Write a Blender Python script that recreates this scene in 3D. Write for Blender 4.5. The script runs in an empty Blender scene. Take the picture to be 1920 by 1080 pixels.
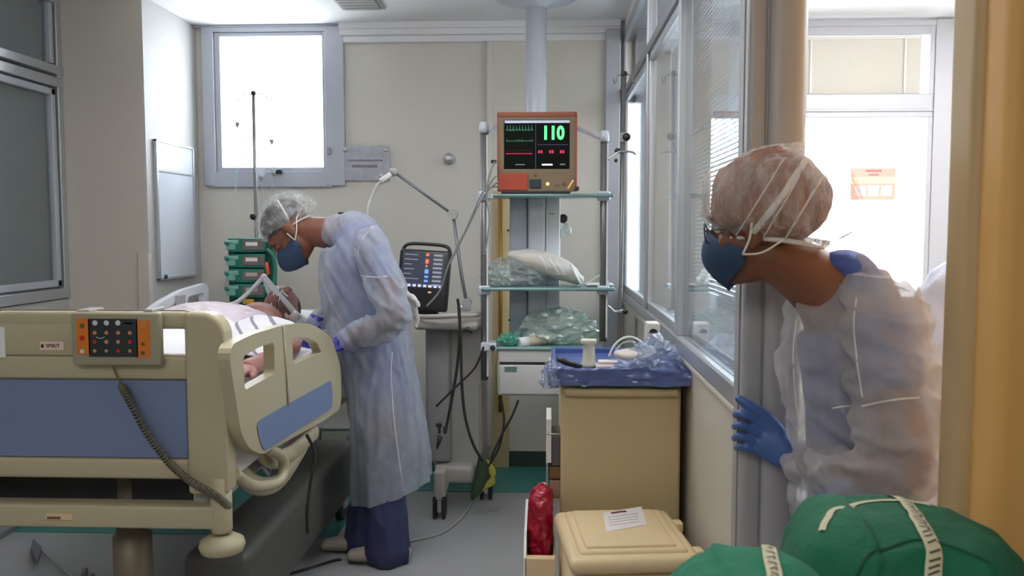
import bpy, bmesh, math, random
from math import sin, cos, pi, radians, atan, sqrt
from mathutils import Vector, Matrix, noise
from mathutils.bvhtree import BVHTree
from mathutils.geometry import tessellate_polygon
random.seed(7)
SC = bpy.context.scene
COL = SC.collection
V = Vector

# ------------------------------------------------------------------ camera, world, light, exposure
F = 1600.0
YAW = atan(70 / F)
PITCH = atan(110 / F)
CAM = V((0, 0, 1.45))
RT = V((cos(YAW), sin(YAW), 0))
FW = V((-sin(YAW) * cos(PITCH), cos(YAW) * cos(PITCH), -sin(PITCH)))
UP = RT.cross(FW)
cd = bpy.data.cameras.new('camera')
cd.lens = 30.0
cd.sensor_width = 36.0
cd.clip_start = 0.05
cd.dof.use_dof = True
cd.dof.focus_distance = 3.3
cd.dof.aperture_fstop = 8.0
cam = bpy.data.objects.new('camera', cd)
COL.objects.link(cam)
cam.matrix_world = Matrix((
    (RT.x, UP.x, -FW.x, CAM.x), (RT.y, UP.y, -FW.y, CAM.y), (RT.z, UP.z, -FW.z, CAM.z), (0, 0, 0, 1)))
SC.camera = cam
w = bpy.data.worlds.new('overcast_sky')
SC.world = w
w.use_nodes = True
bg = w.node_tree.nodes['Background']
bg.inputs[0].default_value = (0.93, 0.97, 1.0, 1)
bg.inputs[1].default_value = 15.0
SC.view_settings.view_transform = 'Standard'
SC.view_settings.look = 'None'
SC.view_settings.gamma = 1
SC.view_settings.use_curve_mapping = False
SC.view_settings.exposure = 0.0
def area(name, loc, rot, sx, sy, power, color=(1, 1, 1), portal=False):
    l = bpy.data.lights.new(name, 'AREA')
    l.shape = 'RECTANGLE'
    l.size = sx
    l.size_y = sy
    l.energy = power
    l.color = color
    if portal:
        l.cycles.is_portal = True
    o = bpy.data.objects.new(name, l)
    COL.objects.link(o)
    o.location = loc
    o.rotation_euler = rot
    return o
area('window_daylight_portal', (-1.67, 5.3, 2.2), (radians(-90), 0, 0), 0.8, 1.0, 1, portal=True)
area('window_daylight_portal', (1.42, 5.3, 1.8), (radians(-90), 0, 0), 1.7, 1.75, 1, portal=True)
area('added_front_fill', (-.9, -.7, 2.6), (0, 0, 0), 2.4, 1.6, 52, (1.0, 0.97, 0.92))  # added fill light from behind the camera, no such lamp is seen
area('room_ceiling_lamp', (-.75, 3.1, 2.64), (0, 0, 0), 1.2, .6, 4, (1.0, 0.98, 0.96))
area('added_room_upfill', (-.75, 2.7, 2.3), (radians(180), 0, 0), 1.2, .3, 40, (1.0, 0.98, 0.97))  # made-up upward lamp, added to brighten the room ceiling
area('ward_ceiling_lamp', (1.9, 3.3, 2.6), (0, 0, 0), 2.0, 1.6, 50, (0.97, 0.98, 1.0))
area('added_ward_upfill', (2.3, 2.9, 2.25), (radians(180), 0, 0), 1.2, .3, 85, (0.98, 0.98, 1.0))  # invented as well, lifts the ceiling of the ward

def ray(u, v):
    return FW + RT * ((u - 960) / F) - UP * ((v - 540) / F)
def P(u, v, Y):
    r = ray(u, v)
    return CAM + r * (Y / r.y)
def PX(u, v, X):
    r = ray(u, v)
    return CAM + r * (X / r.x)
def PZ(u, v, Z):
    r = ray(u, v)
    return CAM + r * ((Z - CAM.z) / r.z)

# ------------------------------------------------------------------ materials
def nodes(name):
    m = bpy.data.materials.new(name)
    m.use_nodes = True
    nt = m.node_tree
    nt.nodes.clear()
    out = nt.nodes.new('ShaderNodeOutputMaterial')
    return m, nt, out
def L(nt, a, b):
    nt.links.new(a, b)
def c4(c):
    return (c[0], c[1], c[2], 1)
def srgb(r, g, b):
    f = lambda x: ((x / 255 + .055) / 1.055) ** 2.4 if x > 10 else x / 255 / 12.92
    return (f(r), f(g), f(b))
def coords(nt, scale=(1, 1, 1)):
    tc = nt.nodes.new('ShaderNodeTexCoord')
    mp = nt.nodes.new('ShaderNodeMapping')
    mp.inputs['Scale'].default_value = scale
    L(nt, tc.outputs['Object'], mp.inputs[0])
    return mp.outputs[0]
def nz(nt, vec, scale, detail=3, rough=.55):
    n = nt.nodes.new('ShaderNodeTexNoise')
    n.inputs['Scale'].default_value = scale
    n.inputs['Detail'].default_value = detail
    n.inputs['Roughness'].default_value = rough
    L(nt, vec, n.inputs['Vector'])
    return n.outputs['Fac']
def mat(name, col, rough=.5, metal=0, var=.12, vscale=4, bump=0, bscale=60, stretch=(1, 1, 1), emit=None, spec=.5,
        sheen=0, coat=0, trans=0, clear=0, sss=0, wrinkle=None, cvar=.06):
    """principled surface with noise-varied colour, roughness and fine relief; clear = share of plain transparency (thin cloth, film)"""
    m, nt, out = nodes(name)
    p = nt.nodes.new('ShaderNodeBsdfPrincipled')
    vec = coords(nt, stretch)
    f = nz(nt, vec, vscale)
    mx = nt.nodes.new('ShaderNodeMix')
    mx.data_type = 'RGBA'
    mx.inputs['A'].default_value = c4([x * (1 - var) for x in col])
    mx.inputs['B'].default_value = c4([min(1, x * (1 + var)) for x in col])
    L(nt, f, mx.inputs['Factor'])
    L(nt, mx.outputs['Result'], p.inputs['Base Color'])
    p.inputs['Roughness'].default_value = rough
    p.inputs['Metallic'].default_value = metal
    p.inputs['Specular IOR Level'].default_value = spec
    p.inputs['Sheen Weight'].default_value = sheen
    p.inputs['Coat Weight'].default_value = coat
    if sss:
        p.inputs['Subsurface Weight'].default_value = sss
        p.inputs['Subsurface Radius'].default_value = (.01, .004, .002)
    if emit:
        p.inputs['Emission Color'].default_value = c4(emit[0])
        p.inputs['Emission Strength'].default_value = emit[1]
    if bump:
        b = nt.nodes.new('ShaderNodeBump')
        b.inputs['Strength'].default_value = bump
        b.inputs['Distance'].default_value = .01
        L(nt, nz(nt, vec, bscale, 4), b.inputs['Height'])
        L(nt, b.outputs[0], p.inputs['Normal'])
    if wrinkle:                       # creases of crumpled thin cloth: (scale, strength)
        rn = nt.nodes.new('ShaderNodeTexNoise')
        rn.noise_type = 'RIDGED_MULTIFRACTAL'
        rn.inputs['Scale'].default_value = wrinkle[0]
        rn.inputs['Detail'].default_value = 3
        rn.inputs['Roughness'].default_value = .35
        rn.inputs['Distortion'].default_value = .8
        L(nt, coords(nt, wrinkle[2]), rn.inputs['Vector'])
        b2 = nt.nodes.new('ShaderNodeBump')
        b2.inputs['Strength'].default_value = wrinkle[1]
        b2.inputs['Distance'].default_value = .02
        L(nt, rn.outputs['Fac'], b2.inputs['Height'])
        if bump:
            L(nt, b.outputs[0], b2.inputs['Normal'])
        L(nt, b2.outputs[0], p.inputs['Normal'])
    sh = p.outputs[0]
    if trans:
        t = nt.nodes.new('ShaderNodeBsdfTranslucent')
        t.inputs[0].default_value = c4(col)
        ms = nt.nodes.new('ShaderNodeMixShader')
        ms.inputs[0].default_value = trans
        L(nt, sh, ms.inputs[1])
        L(nt, t.outputs[0], ms.inputs[2])
        sh = ms.outputs[0]
    if clear:
        t = nt.nodes.new('ShaderNodeBsdfTransparent')
        ms = nt.nodes.new('ShaderNodeMixShader')
        mr = nt.nodes.new('ShaderNodeMapRange')
        mr.inputs['From Min'].default_value = .3
        mr.inputs['From Max'].default_value = .7
        mr.inputs['To Min'].default_value = max(0, clear - cvar)
        mr.inputs['To Max'].default_value = min(1, clear + cvar)
        L(nt, nz(nt, vec, bscale * .4, 4), mr.inputs[0])
        L(nt, mr.outputs[0], ms.inputs[0])
        L(nt, sh, ms.inputs[1])
        L(nt, t.outputs[0], ms.inputs[2])
        sh = ms.outputs[0]
    L(nt, sh, out.inputs[0])
    return m
def glass_mat(name, tint=(1, 1, 1), ior=1.5, rough=0.0, haze=0.0, hcol=(.8, .85, .85), refl=1.0):
    m, nt, out = nodes(name)
    t = nt.nodes.new('ShaderNodeBsdfTransparent')
    t.inputs[0].default_value = c4(tint)
    sh = t.outputs[0]
    if haze:
        d = nt.nodes.new('ShaderNodeBsdfDiffuse')
        d.inputs[0].default_value = c4(hcol)
        ms = nt.nodes.new('ShaderNodeMixShader')
        ms.inputs[0].default_value = haze
        L(nt, sh, ms.inputs[1])
        L(nt, d.outputs[0], ms.inputs[2])
        sh = ms.outputs[0]
    g = nt.nodes.new('ShaderNodeBsdfGlossy')
    g.inputs['Roughness'].default_value = rough
    fr = nt.nodes.new('ShaderNodeFresnel')
    ge = nt.nodes.new('ShaderNodeNewGeometry')      # same reflection on both faces of a thin pane
    mi = nt.nodes.new('ShaderNodeMix')
    mi.inputs['A'].default_value = ior
    mi.inputs['B'].default_value = 1 / ior
    L(nt, ge.outputs['Backfacing'], mi.inputs['Factor'])
    L(nt, mi.outputs['Result'], fr.inputs[0])
    mu = nt.nodes.new('ShaderNodeMath')
    mu.operation = 'MULTIPLY'
    mu.inputs[1].default_value = refl
    mu.use_clamp = True
    L(nt, fr.outputs[0], mu.inputs[0])
    ms = nt.nodes.new('ShaderNodeMixShader')
    L(nt, mu.outputs[0], ms.inputs[0])
    L(nt, sh, ms.inputs[1])
    L(nt, g.outputs[0], ms.inputs[2])
    L(nt, ms.outputs[0], out.inputs[0])
    return m

# ------------------------------------------------------------------ mesh building
class B:
    """collects shapes in world coordinates; obj() links them as one mesh"""
    def __init__(s):
        s.v = []
        s.f = []
        s.sm = []
    def add(s, vs, fs, smooth=False):
        o = len(s.v)
        s.v += [tuple(x) for x in vs]
        s.f += [tuple(i + o for i in f) for f in fs]
        s.sm += [smooth] * len(fs)
        return s
    def bm(s, bm, smooth=False):
        bm.verts.index_update()
        s.add([v.co for v in bm.verts], [[v.index for v in f.verts] for f in bm.faces], smooth)
        bm.free()
        return s
    def box(s, lo, hi, bev=0, seg=2, M=None):
        lo, hi = [min(a, b) for a, b in zip(lo, hi)], [max(a, b) for a, b in zip(lo, hi)]
        bm = bmesh.new()
        bmesh.ops.create_cube(bm, size=1)
        for v in bm.verts:
            v.co = V([lo[i] + (v.co[i] + .5) * (hi[i] - lo[i]) for i in range(3)])
        if bev:
            bev = min(bev, .49 * min(hi[i] - lo[i] for i in range(3)))
            bmesh.ops.bevel(bm, geom=list(bm.edges), offset=bev, segments=seg, profile=.5, affect='EDGES')
        if M:
            bmesh.ops.transform(bm, matrix=M, verts=bm.verts)
        return s.bm(bm, bool(bev) and seg > 2)
    def cyl(s, a, b, r, r2=None, n=16, cap=True):
        return s.tube([a, b], [r, r if r2 is None else r2], n, cap)
    def tube(s, pts, r, n=8, cap=True, side=None, smooth=True, closed=False):
        """tube through pts; r number, list, or list of (ru, rv) with the u axis kept along side"""
        pts = [V(p) for p in pts]
        k = len(pts)
        if not hasattr(r, '__len__'):
            r = [r] * k
        vs = []
        up = None
        for i, p in enumerate(pts):
            t = (pts[(i + 1) % k] - pts[i - 1]) if closed else (pts[min(i + 1, k - 1)] - pts[max(i - 1, 0)])
            if t.length < 1e-9:
                t = V((0, 0, 1))
            t.normalize()
            if side is not None:
                u = V(side) - t * V(side).dot(t)
            elif up is None:
                u = V((0, 0, 1)) if abs(t.z) < .9 else V((1, 0, 0))
                u = u - t * u.dot(t)
            else:
                u = up - t * up.dot(t)
            if u.length < 1e-6:
                u = t.orthogonal()
            u.normalize()
            up = u
            w_ = t.cross(u)
            ru, rv = r[i] if hasattr(r[i], '__len__') else (r[i], r[i])
            for j in range(n):
                a = 2 * pi * j / n
                vs.append(p + u * (ru * cos(a)) + w_ * (rv * sin(a)))
        fs = []
        for i in range(k if closed else k - 1):
            for j in range(n):
                a, b = i * n + j, i * n + (j + 1) % n
                c, d = ((i + 1) % k) * n + (j + 1) % n, ((i + 1) % k) * n + j
                fs.append((a, b, c, d))
        s.add(vs, fs, smooth)
        if cap and not closed:
            o = len(s.v) - len(vs)
            s.f.append(tuple(o + j for j in reversed(range(n))))
            s.f.append(tuple(o + (k - 1) * n + j for j in range(n)))
            s.sm += [False, False]
        return s
    def loft(s, secs, side=(0, 1, 0), n=28, sub=5):
        """smooth closed body through (centre, half width across side, half width along side); rounded ends"""
        C = [V(c) for c, _, _ in secs]
        R = [(b_, a_) for _, a_, b_ in secs]          # (along side, across)
        pts, rad = [], []
        k = len(C)
        def cr(a, b, c, d, t):
            return .5 * ((2 * b) + (c - a) * t + (2 * a - 5 * b + 4 * c - d) * t * t + (3 * b - a - 3 * c + d) * t ** 3)
        for i in range(k - 1):
            for q in range(sub):
                t = q / sub
                ia, ib, ic, id_ = max(i - 1, 0), i, i + 1, min(i + 2, k - 1)
                pts.append(cr(C[ia], C[ib], C[ic], C[id_], t))
                rad.append(tuple(max(.001, cr(R[ia][z], R[ib][z], R[ic][z], R[id_][z], t)) for z in (0, 1)))
        pts.append(C[-1])
        rad.append(R[-1])
        d0 = (pts[0] - pts[1]).normalized()
        d1 = (pts[-1] - pts[-2]).normalized()
        m0, m1 = min(rad[0]), min(rad[-1])
        for (a, b) in ((.5, .87), (.87, .5), (.98, .15)):
            pts.insert(0, C[0] + d0 * m0 * a)
            rad.insert(0, tuple(x * b for x in R[0]))
            pts.append(C[-1] + d1 * m1 * a)
            rad.append(tuple(x * b for x in R[-1]))
        return s.tube(pts, rad, n, True, side)
    def ell(s, c, r, M=None, nu=20, nv=14):
        c = V(c)
        vs, fs = [], []
        for i in range(nv + 1):
            th = pi * i / nv
            for j in range(nu):
                ph = 2 * pi * j / nu
                p = V((r[0] * sin(th) * cos(ph), r[1] * sin(th) * sin(ph), r[2] * cos(th)))
                if M:
                    p = M @ p
                vs.append(c + p)
        for i in range(nv):
            for j in range(nu):
                a, b = i * nu + j, i * nu + (j + 1) % nu
                fs.append((a, a + nu, b + nu, b))
        return s.add(vs, fs, True)
    def sph(s, c, r, n=16):
        return s.ell(c, (r, r, r), None, n, max(6, n // 2 + 2))
    def prism(s, outline, holes, d0, d1, fn):
        """2D outline with holes, extruded between depths d0 and d1; fn(a, b, d) -> world point"""
        loops = [outline] + list(holes)
        flat = [p for l in loops for p in l]
        tri = tessellate_polygon([[V((a, b, 0)) for a, b in l] for l in loops])
        n = len(flat)
        vs = [fn(a, b, d0) for a, b in flat] + [fn(a, b, d1) for a, b in flat]
        fs = [tuple(t) for t in tri] + [tuple(i + n for i in reversed(t)) for t in tri]
        o = 0
        for l in loops:
            k = len(l)
            for i in range(k):
                fs.append((o + i, o + (i + 1) % k, n + o + (i + 1) % k, n + o + i))
            o += k
        return s.add(vs, fs)
    def lathe(s, base, prof, n=20, axis=(0, 0, 1)):
        """prof: (radius, height) pairs turned about axis at base"""
        b = V(base)
        ax = V(axis).normalized()
        return s.tube([b + ax * h for _, h in prof] if len(prof) > 1 else [b], [max(.0005, r_) for r_, _ in prof], n, True)
    def mesh(s, name='m'):
        me = bpy.data.meshes.new(name)
        me.from_pydata(s.v, [], s.f)
        me.validate()
        bm = bmesh.new()
        bm.from_mesh(me)
        bmesh.ops.recalc_face_normals(bm, faces=bm.faces)
        bm.to_mesh(me)
        bm.free()
        if len(me.polygons) == len(s.sm):
            me.polygons.foreach_set('use_smooth', s.sm)
        return me
WM = {}
def setm(o, m):
    WM[o.name] = m
    return o
def link(name, me, m, parent=None, inv=None):
    o = bpy.data.objects.new(name, me)
    COL.objects.link(o)
    if m and me:
        me.materials.clear()
        me.materials.append(m)
    if parent is not None:
        o.parent = parent
        if inv is None:
            inv = WM[parent.name].inverted()
        me.transform(inv)
        WM[o.name] = WM[parent.name]
    else:
        WM[o.name] = Matrix()
    return o
def obj(name, b, m, parent=None, **kw):
    o = link(name, b.mesh(name), m, parent)
    for k, v_ in kw.items():
        o[k] = v_
    return o
def recentre(o, p):
    """put the origin of a top-level mesh at p"""
    p = V(p)
    o.data.transform(Matrix.Translation(-p))
    o.location = p
    WM[o.name] = Matrix.Translation(p)
    return o
def tag(o, label, cat, group=None, kind=None):
    o['label'] = label
    o['category'] = cat
    if group:
        o['group'] = group
    if kind:
        o['kind'] = kind
    return o
def thing(name, loc, label, cat, group=None, rz=0):
    o = bpy.data.objects.new(name, None)
    o.empty_display_size = .05
    COL.objects.link(o)
    o.location = loc
    o.rotation_euler = (0, 0, rz)
    WM[o.name] = Matrix.Translation(V(loc)) @ Matrix.Rotation(rz, 4, 'Z')
    return tag(o, label, cat, group)
def one(name, b, m, label, cat, group=None, base=None):
    o = obj(name, b, m)
    if base is None:
        zs = [v_.co for v_ in o.data.vertices]
        base = (sum(p.x for p in zs) / len(zs), sum(p.y for p in zs) / len(zs), min(p.z for p in zs))
    recentre(o, base)
    return tag(o, label, cat, group)
def struct(name, b, m, parent=None):
    o = obj(name, b, m, parent)
    if parent is None:
        o['kind'] = 'structure'
    return o
def copy_tree(o, parent=None, loc=None, label=None):
    c = o.copy()
    COL.objects.link(c)
    c.parent = parent
    if loc is not None:
        c.location = loc
    if label:
        c['label'] = label
    for ch in [x for x in o.children]:
        copy_tree(ch, c)
    return c
def fuse(b, voxel, smooth=4, disp=None, name='fused'):
    """one continuous skin around all shapes in b, then disp(point, normal) -> offset along the normal"""
    me = b.mesh('raw')
    o = bpy.data.objects.new('raw', me)
    COL.objects.link(o)
    r = o.modifiers.new('r', 'REMESH')
    r.mode = 'VOXEL'
    r.voxel_size = voxel
    if smooth:
        s_ = o.modifiers.new('s', 'SMOOTH')
        s_.factor = .5
        s_.iterations = smooth
    dg = bpy.context.evaluated_depsgraph_get()
    dg.update()
    out = bpy.data.meshes.new_from_object(o.evaluated_get(dg), preserve_all_data_layers=False, depsgraph=dg)
    bpy.data.objects.remove(o)
    bpy.data.meshes.remove(me)
    if disp:
        ns = [v_.normal.copy() for v_ in out.vertices]
        for v_, n_ in zip(out.vertices, ns):
            v_.co = v_.co + n_ * disp(v_.co, n_)
    out.polygons.foreach_set('use_smooth', [True] * len(out.polygons))
    out.update()
    out.name = name
    return out
def cut_below(me, fn):
    """drop the faces whose vertices satisfy fn: opens a hem or neckline"""
    bm = bmesh.new()
    bm.from_mesh(me)
    dead = [v_ for v_ in bm.verts if fn(v_.co)]
    bmesh.ops.delete(bm, geom=dead, context='VERTS')
    bm.to_mesh(me)
    bm.free()
    return me
def cut_plane(me, co, no, only=None):
    """clean straight hem: drop what lies on the no side of the plane"""
    bm = bmesh.new()
    bm.from_mesh(me)
    fs = [f for f in bm.faces if only is None or only(f.calc_center_median())]
    vs = set(v_ for f in fs for v_ in f.verts)
    es = set(e for f in fs for e in f.edges)
    bmesh.ops.bisect_plane(bm, geom=list(vs) + list(es) + fs, plane_co=V(co), plane_no=V(no).normalized(), dist=.0004)
    n_ = V(no)
    dead = [f for f in bm.faces if (only is None or only(f.calc_center_median())) and (f.calc_center_median() - V(co)).dot(n_) > 0]
    bmesh.ops.delete(bm, geom=dead, context='FACES')
    bm.to_mesh(me)
    bm.free()
    return me
def bvh(me):
    return BVHTree.FromPolygons([v_.co.copy() for v_ in me.vertices], [tuple(p.vertices) for p in me.polygons])
def dense(pts, k=10):
    pts = [V(p) for p in pts]
    out = []
    n = len(pts)
    for i in range(n - 1):
        a, b, c, d = pts[max(i - 1, 0)], pts[i], pts[i + 1], pts[min(i + 2, n - 1)]
        for q in range(k):
            t = q / k
            out.append(.5 * ((2 * b) + (c - a) * t + (2 * a - 5 * b + 4 * c - d) * t * t + (3 * b - a - 3 * c + d) * t ** 3))
    out.append(pts[-1])
    return out
def ribbon(b, pts, width, tree, off=.002, k=8, thick=.0015, cast=False):
    """strip laid on a surface"""
    q = []
    for p in dense(pts, k):
        if cast:                     # project onto the side of the surface that p lies in front of
            hit = tree.ray_cast(CAM, (p - CAM).normalized())
            if hit[0] is not None and hit[1].dot(p - CAM) > 0:
                hit = (hit[0], -hit[1])
        else:
            hit = tree.find_nearest(p)
        if hit[0] is None:
            continue
        q.append((hit[0] + hit[1] * off, hit[1]))
    if len(q) > 4:
        for _ in range(3):
            nn = [x[1] for x in q]
            q = [(q[i][0] if i in (0, len(q) - 1) else (q[i - 1][0] + q[i][0] * 2 + q[i + 1][0]) / 4 + nn[i] * off * .1,
                  (nn[max(i - 1, 0)] + nn[i] * 2 + nn[min(i + 1, len(nn) - 1)]).normalized()) for i in range(len(q))]
    vs = []
    for i, (p, n_) in enumerate(q):
        t = (q[min(i + 1, len(q) - 1)][0] - q[max(i - 1, 0)][0])
        if t.length < 1e-9:
            t = V((1, 0, 0))
        s_ = t.normalized().cross(n_).normalized()
        vs += [p - s_ * width / 2, p + n_ * thick, p + s_ * width / 2]
    fs = []
    for i in range(len(q) - 1):
        a = i * 3
        fs += [(a, a + 1, a + 4, a + 3), (a + 1, a + 2, a + 5, a + 4)]
    b.add(vs, fs, True)
    return q
def fold(p, sc, amp, seed=0.0, ridge=True):
    q = V((p.x * sc[0] + seed, p.y * sc[1] + seed * .7, p.z * sc[2] - seed))
    n_ = noise.noise(q) + .45 * noise.noise(q * 2.1)
    if ridge:
        n_ = (1 - abs(n_) * 2.2)
        n_ = (n_ if n_ > 0 else n_ * .3) - .42
    return n_ * amp
FONT = None
def text_mesh(s_, size, fn, bold=0.0):
    """text as flat geometry: fn(a, b) -> world point of text plane coordinates, centred"""
    cu = bpy.data.curves.new('t', 'FONT')
    cu.body = s_
    cu.size = size
    cu.offset = bold
    cu.align_x = 'CENTER'
    cu.align_y = 'CENTER'
    cu.resolution_u = 3
    o = bpy.data.objects.new('t', cu)
    COL.objects.link(o)
    dg = bpy.context.evaluated_depsgraph_get()
    dg.update()
    me = bpy.data.meshes.new_from_object(o.evaluated_get(dg))
    bpy.data.objects.remove(o)
    for v_ in me.vertices:
        v_.co = fn(v_.co.x, v_.co.y)
    b = B()
    b.add([v_.co for v_ in me.vertices], [tuple(p.vertices) for p in me.polygons])
    bpy.data.meshes.remove(me)
    return b
# ------------------------------------------------------------------ palette
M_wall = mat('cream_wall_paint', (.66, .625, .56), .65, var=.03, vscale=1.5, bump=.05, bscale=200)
M_wall2 = mat('shaded_wall_paint', (.50, .46, .40), .65, var=.03, vscale=1.5, bump=.05, bscale=200)  # darker copy of the wall paint, with shade put into the colour
M_ceil = mat('white_ceiling_paint', (.80, .80, .81), .8, var=.02, vscale=1)
M_teal = mat('teal_floor_vinyl', srgb(58, 128, 122), .35, var=.08, vscale=6)
M_floor = mat('grey_floor_vinyl', srgb(150, 151, 153), .3, var=.06, vscale=9, bump=.02, bscale=80)
M_alu = mat('brushed_aluminium', (.52, .54, .57), .38, .75, var=.08, vscale=30, stretch=(1, 1, .05))
M_alud = mat('dark_aluminium', (.28, .29, .31), .42, .6, var=.1, vscale=20)
M_frame = mat('grey_window_frame', (.45, .47, .52), .4, .3, var=.04, vscale=10)
M_yellow = mat('ochre_yellow_wall', srgb(204, 156, 88), .6, var=.05, vscale=2, bump=.04, bscale=90)
M_jamb = mat('beige_door_jamb', srgb(176, 148, 104), .5, var=.04, vscale=3)
M_panel = mat('cream_laminate', (.52, .48, .41), .45, var=.03, vscale=2)
M_col = mat('satin_grey_column', srgb(158, 156, 156), .45, .15, var=.04, vscale=3, stretch=(1, 1, .1))
M_glass = glass_mat('partition_glass', (.88, .92, .95), 1.5, haze=.05, hcol=(.7, .8, .82), refl=1.15)
M_wglass = glass_mat('window_glass', (.95, .98, 1), 1.45)
M_backing = mat('grey_green_dark_backing', srgb(124, 124, 116), .7, var=.06, vscale=3, bump=.05, bscale=150)  # tone of the dark room beyond the left glass
M_slat = mat('white_blind_slat', (.82, .84, .86), .5, var=.04, trans=.5)
M_white = mat('white_plastic', (.74, .74, .72), .4, var=.03)
M_black = mat('black_plastic', (.018, .018, .02), .35, var=.2)
M_bed = mat('cream_bed_plastic', srgb(174, 165, 136), .42, var=.04, vscale=3, bump=.02, bscale=120)
M_blue = mat('slate_blue_bed_panel', srgb(108, 124, 158), .45, var=.05, vscale=2)
M_pole = mat('dull_steel_tube', (.20, .20, .20), .4, .5, var=.1)
M_steel = mat('stainless_steel', (.55, .55, .54), .28, .9, var=.1, vscale=12)
M_gpl = mat('grey_plastic', (.36, .36, .35), .45, var=.05)
M_liftc = mat('tan_grey_metal', srgb(120, 112, 96), .5, .4, var=.08)
M_rub = mat('black_rubber', (.015, .015, .015), .6)
M_cart = mat('tan_cart_panel', srgb(190, 172, 130), .45, var=.04, vscale=3, bump=.03, bscale=90)
M_bin = mat('beige_bin_plastic', srgb(208, 186, 146), .45, var=.04, vscale=5)
M_red = mat('crimson_bag_film', srgb(150, 10, 40), .3, var=.25, vscale=20)
M_sheet = mat('white_bed_linen', (.72, .72, .76), .8, var=.06, vscale=8, bump=.15, bscale=30)

# ------------------------------------------------------------------ setting
ZC = 2.67
XP = .435                      # face of the glazed partition
YB = 5.15                      # back wall
XL, XS = -2.58, -2.14          # glazed left wall, side of the pillar
YP = 4.46                      # face of the pillar
struct('floor', B().box((-2.7, -2.2, -.1), (3.4, YB + .2, 0)), M_floor)
t = B().box((-1.0, 4.62, 0), (XP, YB, .004)).box((XL, 3.9, 0), (-1.0, YB, .004)).box((XP + .1, 4.75, 0), (3.2, YB, .004))
struct('trim_1', t, M_teal)
struct('ceiling', B().box((-2.7, -2.2, ZC), (3.4, YB + .2, ZC + .1)), M_ceil)
# ceiling drop above the left window
struct('trim_2', B().box((XS, YB - .03, 2.655), (-1.25, YB, ZC), .003), M_frame)
WX0, WX1, WZ0, WZ1 = -2.04, -1.335, 1.79, 2.665
AX0, AX1, AZ0, AZ1 = .72, 2.26, 1.02, 2.66
NX0, NX1 = .452, .552                # narrow light next to the partition
wb = B()
wb.box((-2.7, YB, 0), (WX0 - .0, YB + .2, ZC)).box((WX0, YB, 0), (WX1, YB + .2, WZ0)).box((WX0, YB, WZ1), (WX1, YB + .2, ZC))
wb.box((WX1, YB, 0), (NX0, YB + .2, ZC)).box((NX0, YB, 0), (NX1, YB + .2, AZ0)).box((NX0, YB, 2.24), (NX1, YB + .2, ZC))
wb.box((NX1, YB, 0), (AX0, YB + .2, ZC)).box((AX0, YB, 0), (AX1, YB + .2, AZ0)).box((AX1, YB, 0), (3.4, YB + .2, ZC))
struct('wall_back', wb, M_wall)
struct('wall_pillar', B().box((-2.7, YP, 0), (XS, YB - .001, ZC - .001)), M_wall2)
struct('trim_3', B().box((XS, YP + .004, .0), (XS + .006, YB - .004, ZC - .002)), mat('lit_side_wall_paint', (.43, .42, .41), .6, var=.02))  # skin on the pillar's lit side, its colour set against the window light
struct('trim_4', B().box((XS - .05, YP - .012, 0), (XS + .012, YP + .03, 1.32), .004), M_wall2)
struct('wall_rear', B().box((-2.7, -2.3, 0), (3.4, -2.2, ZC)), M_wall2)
struct('wall_right', B().box((3.2, -2.2, 0), (3.4, YB, ZC)), M_wall)
# crown moulding and pilaster on the back wall
cm = B()
for a, b_, z0 in ((0, .05, 2.635), (.0, .03, 2.60), (0, .014, 2.56)):
    cm.box((-1.25, YB - .014 - b_, z0), (XP - .02, YB, z0 + .04), .006)
struct('trim_5', cm, M_ceil)
struct('trim_6', B().box((-.375, YB - .035, 0), (-.335, YB, 2.56), .006), M_wall)
struct('trim_7', B().box((-.335, YB - .02, 0), (XP - .1, YB, 2.56)), M_wall)
struct('trim_8', B().box((XP - .11, YB - .06, 0), (XP - .02, YB, 2.62), .008), M_frame)
struct('baseboard_back', B().box((-2.14, YB - .022, 0), (XP, YB, .1), .004), mat('dark_green_base_trim', srgb(52, 72, 66), .5))

# left window
def window(name, X0, X1, Z0, Z1, fw, Y=YB):
    r = B()
    r.box((X0 - fw * .5, Y - .03, Z0 - fw * .9), (X0 + .03, Y + .06, Z1), .004)
    r.box((X1 - .03, Y - .03, Z0 - fw * .9), (X1 + fw, Y + .06, Z1), .004)
    r.box((X0, Y - .027, Z0 - fw), (X1, Y + .057, Z0 + .01), .004)
    r.box((X0, Y - .027, Z1 - .035), (X1, Y + .057, Z1), .004)
    return struct(name, r, M_frame)
w1 = window('window_1', WX0 - .01, WX1 + .02, WZ0, WZ1, .085)
g = B()
for (x0, x1, z0, z1) in ((WX0 + .02, WX0 + .055, WZ0 + .01, WZ1 - .035), (WX1 - .03, WX1 - .005, WZ0 + .01, WZ1 - .035),
                         (WX0 + .055, WX1 - .03, WZ0 + .01, WZ0 + .035), (WX0 + .055, WX1 - .03, WZ1 - .06, WZ1 - .035)):
    g.box((x0, YB - .012, z0), (x1, YB + .04, z1), .003)
struct('sash', g, M_frame, w1)
struct('pane', B().box((WX0 + .05, YB + .02, WZ0 + .03), (WX1 - .025, YB + .024, WZ1 - .05)), M_wglass, w1)
struct('latch', B().box((WX1 + .0, YB - .05, 1.9), (WX1 + .02, YB - .03, 1.94), .003), M_alud, w1)
lb = B()
for u in (519,):
    p = P(u, 322, YB - .045)
    lb.box(p - V((.012, .012, .012)), p + V((.03, .012, .014)), .003)
struct('handle', lb, M_black, w1)

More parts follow.
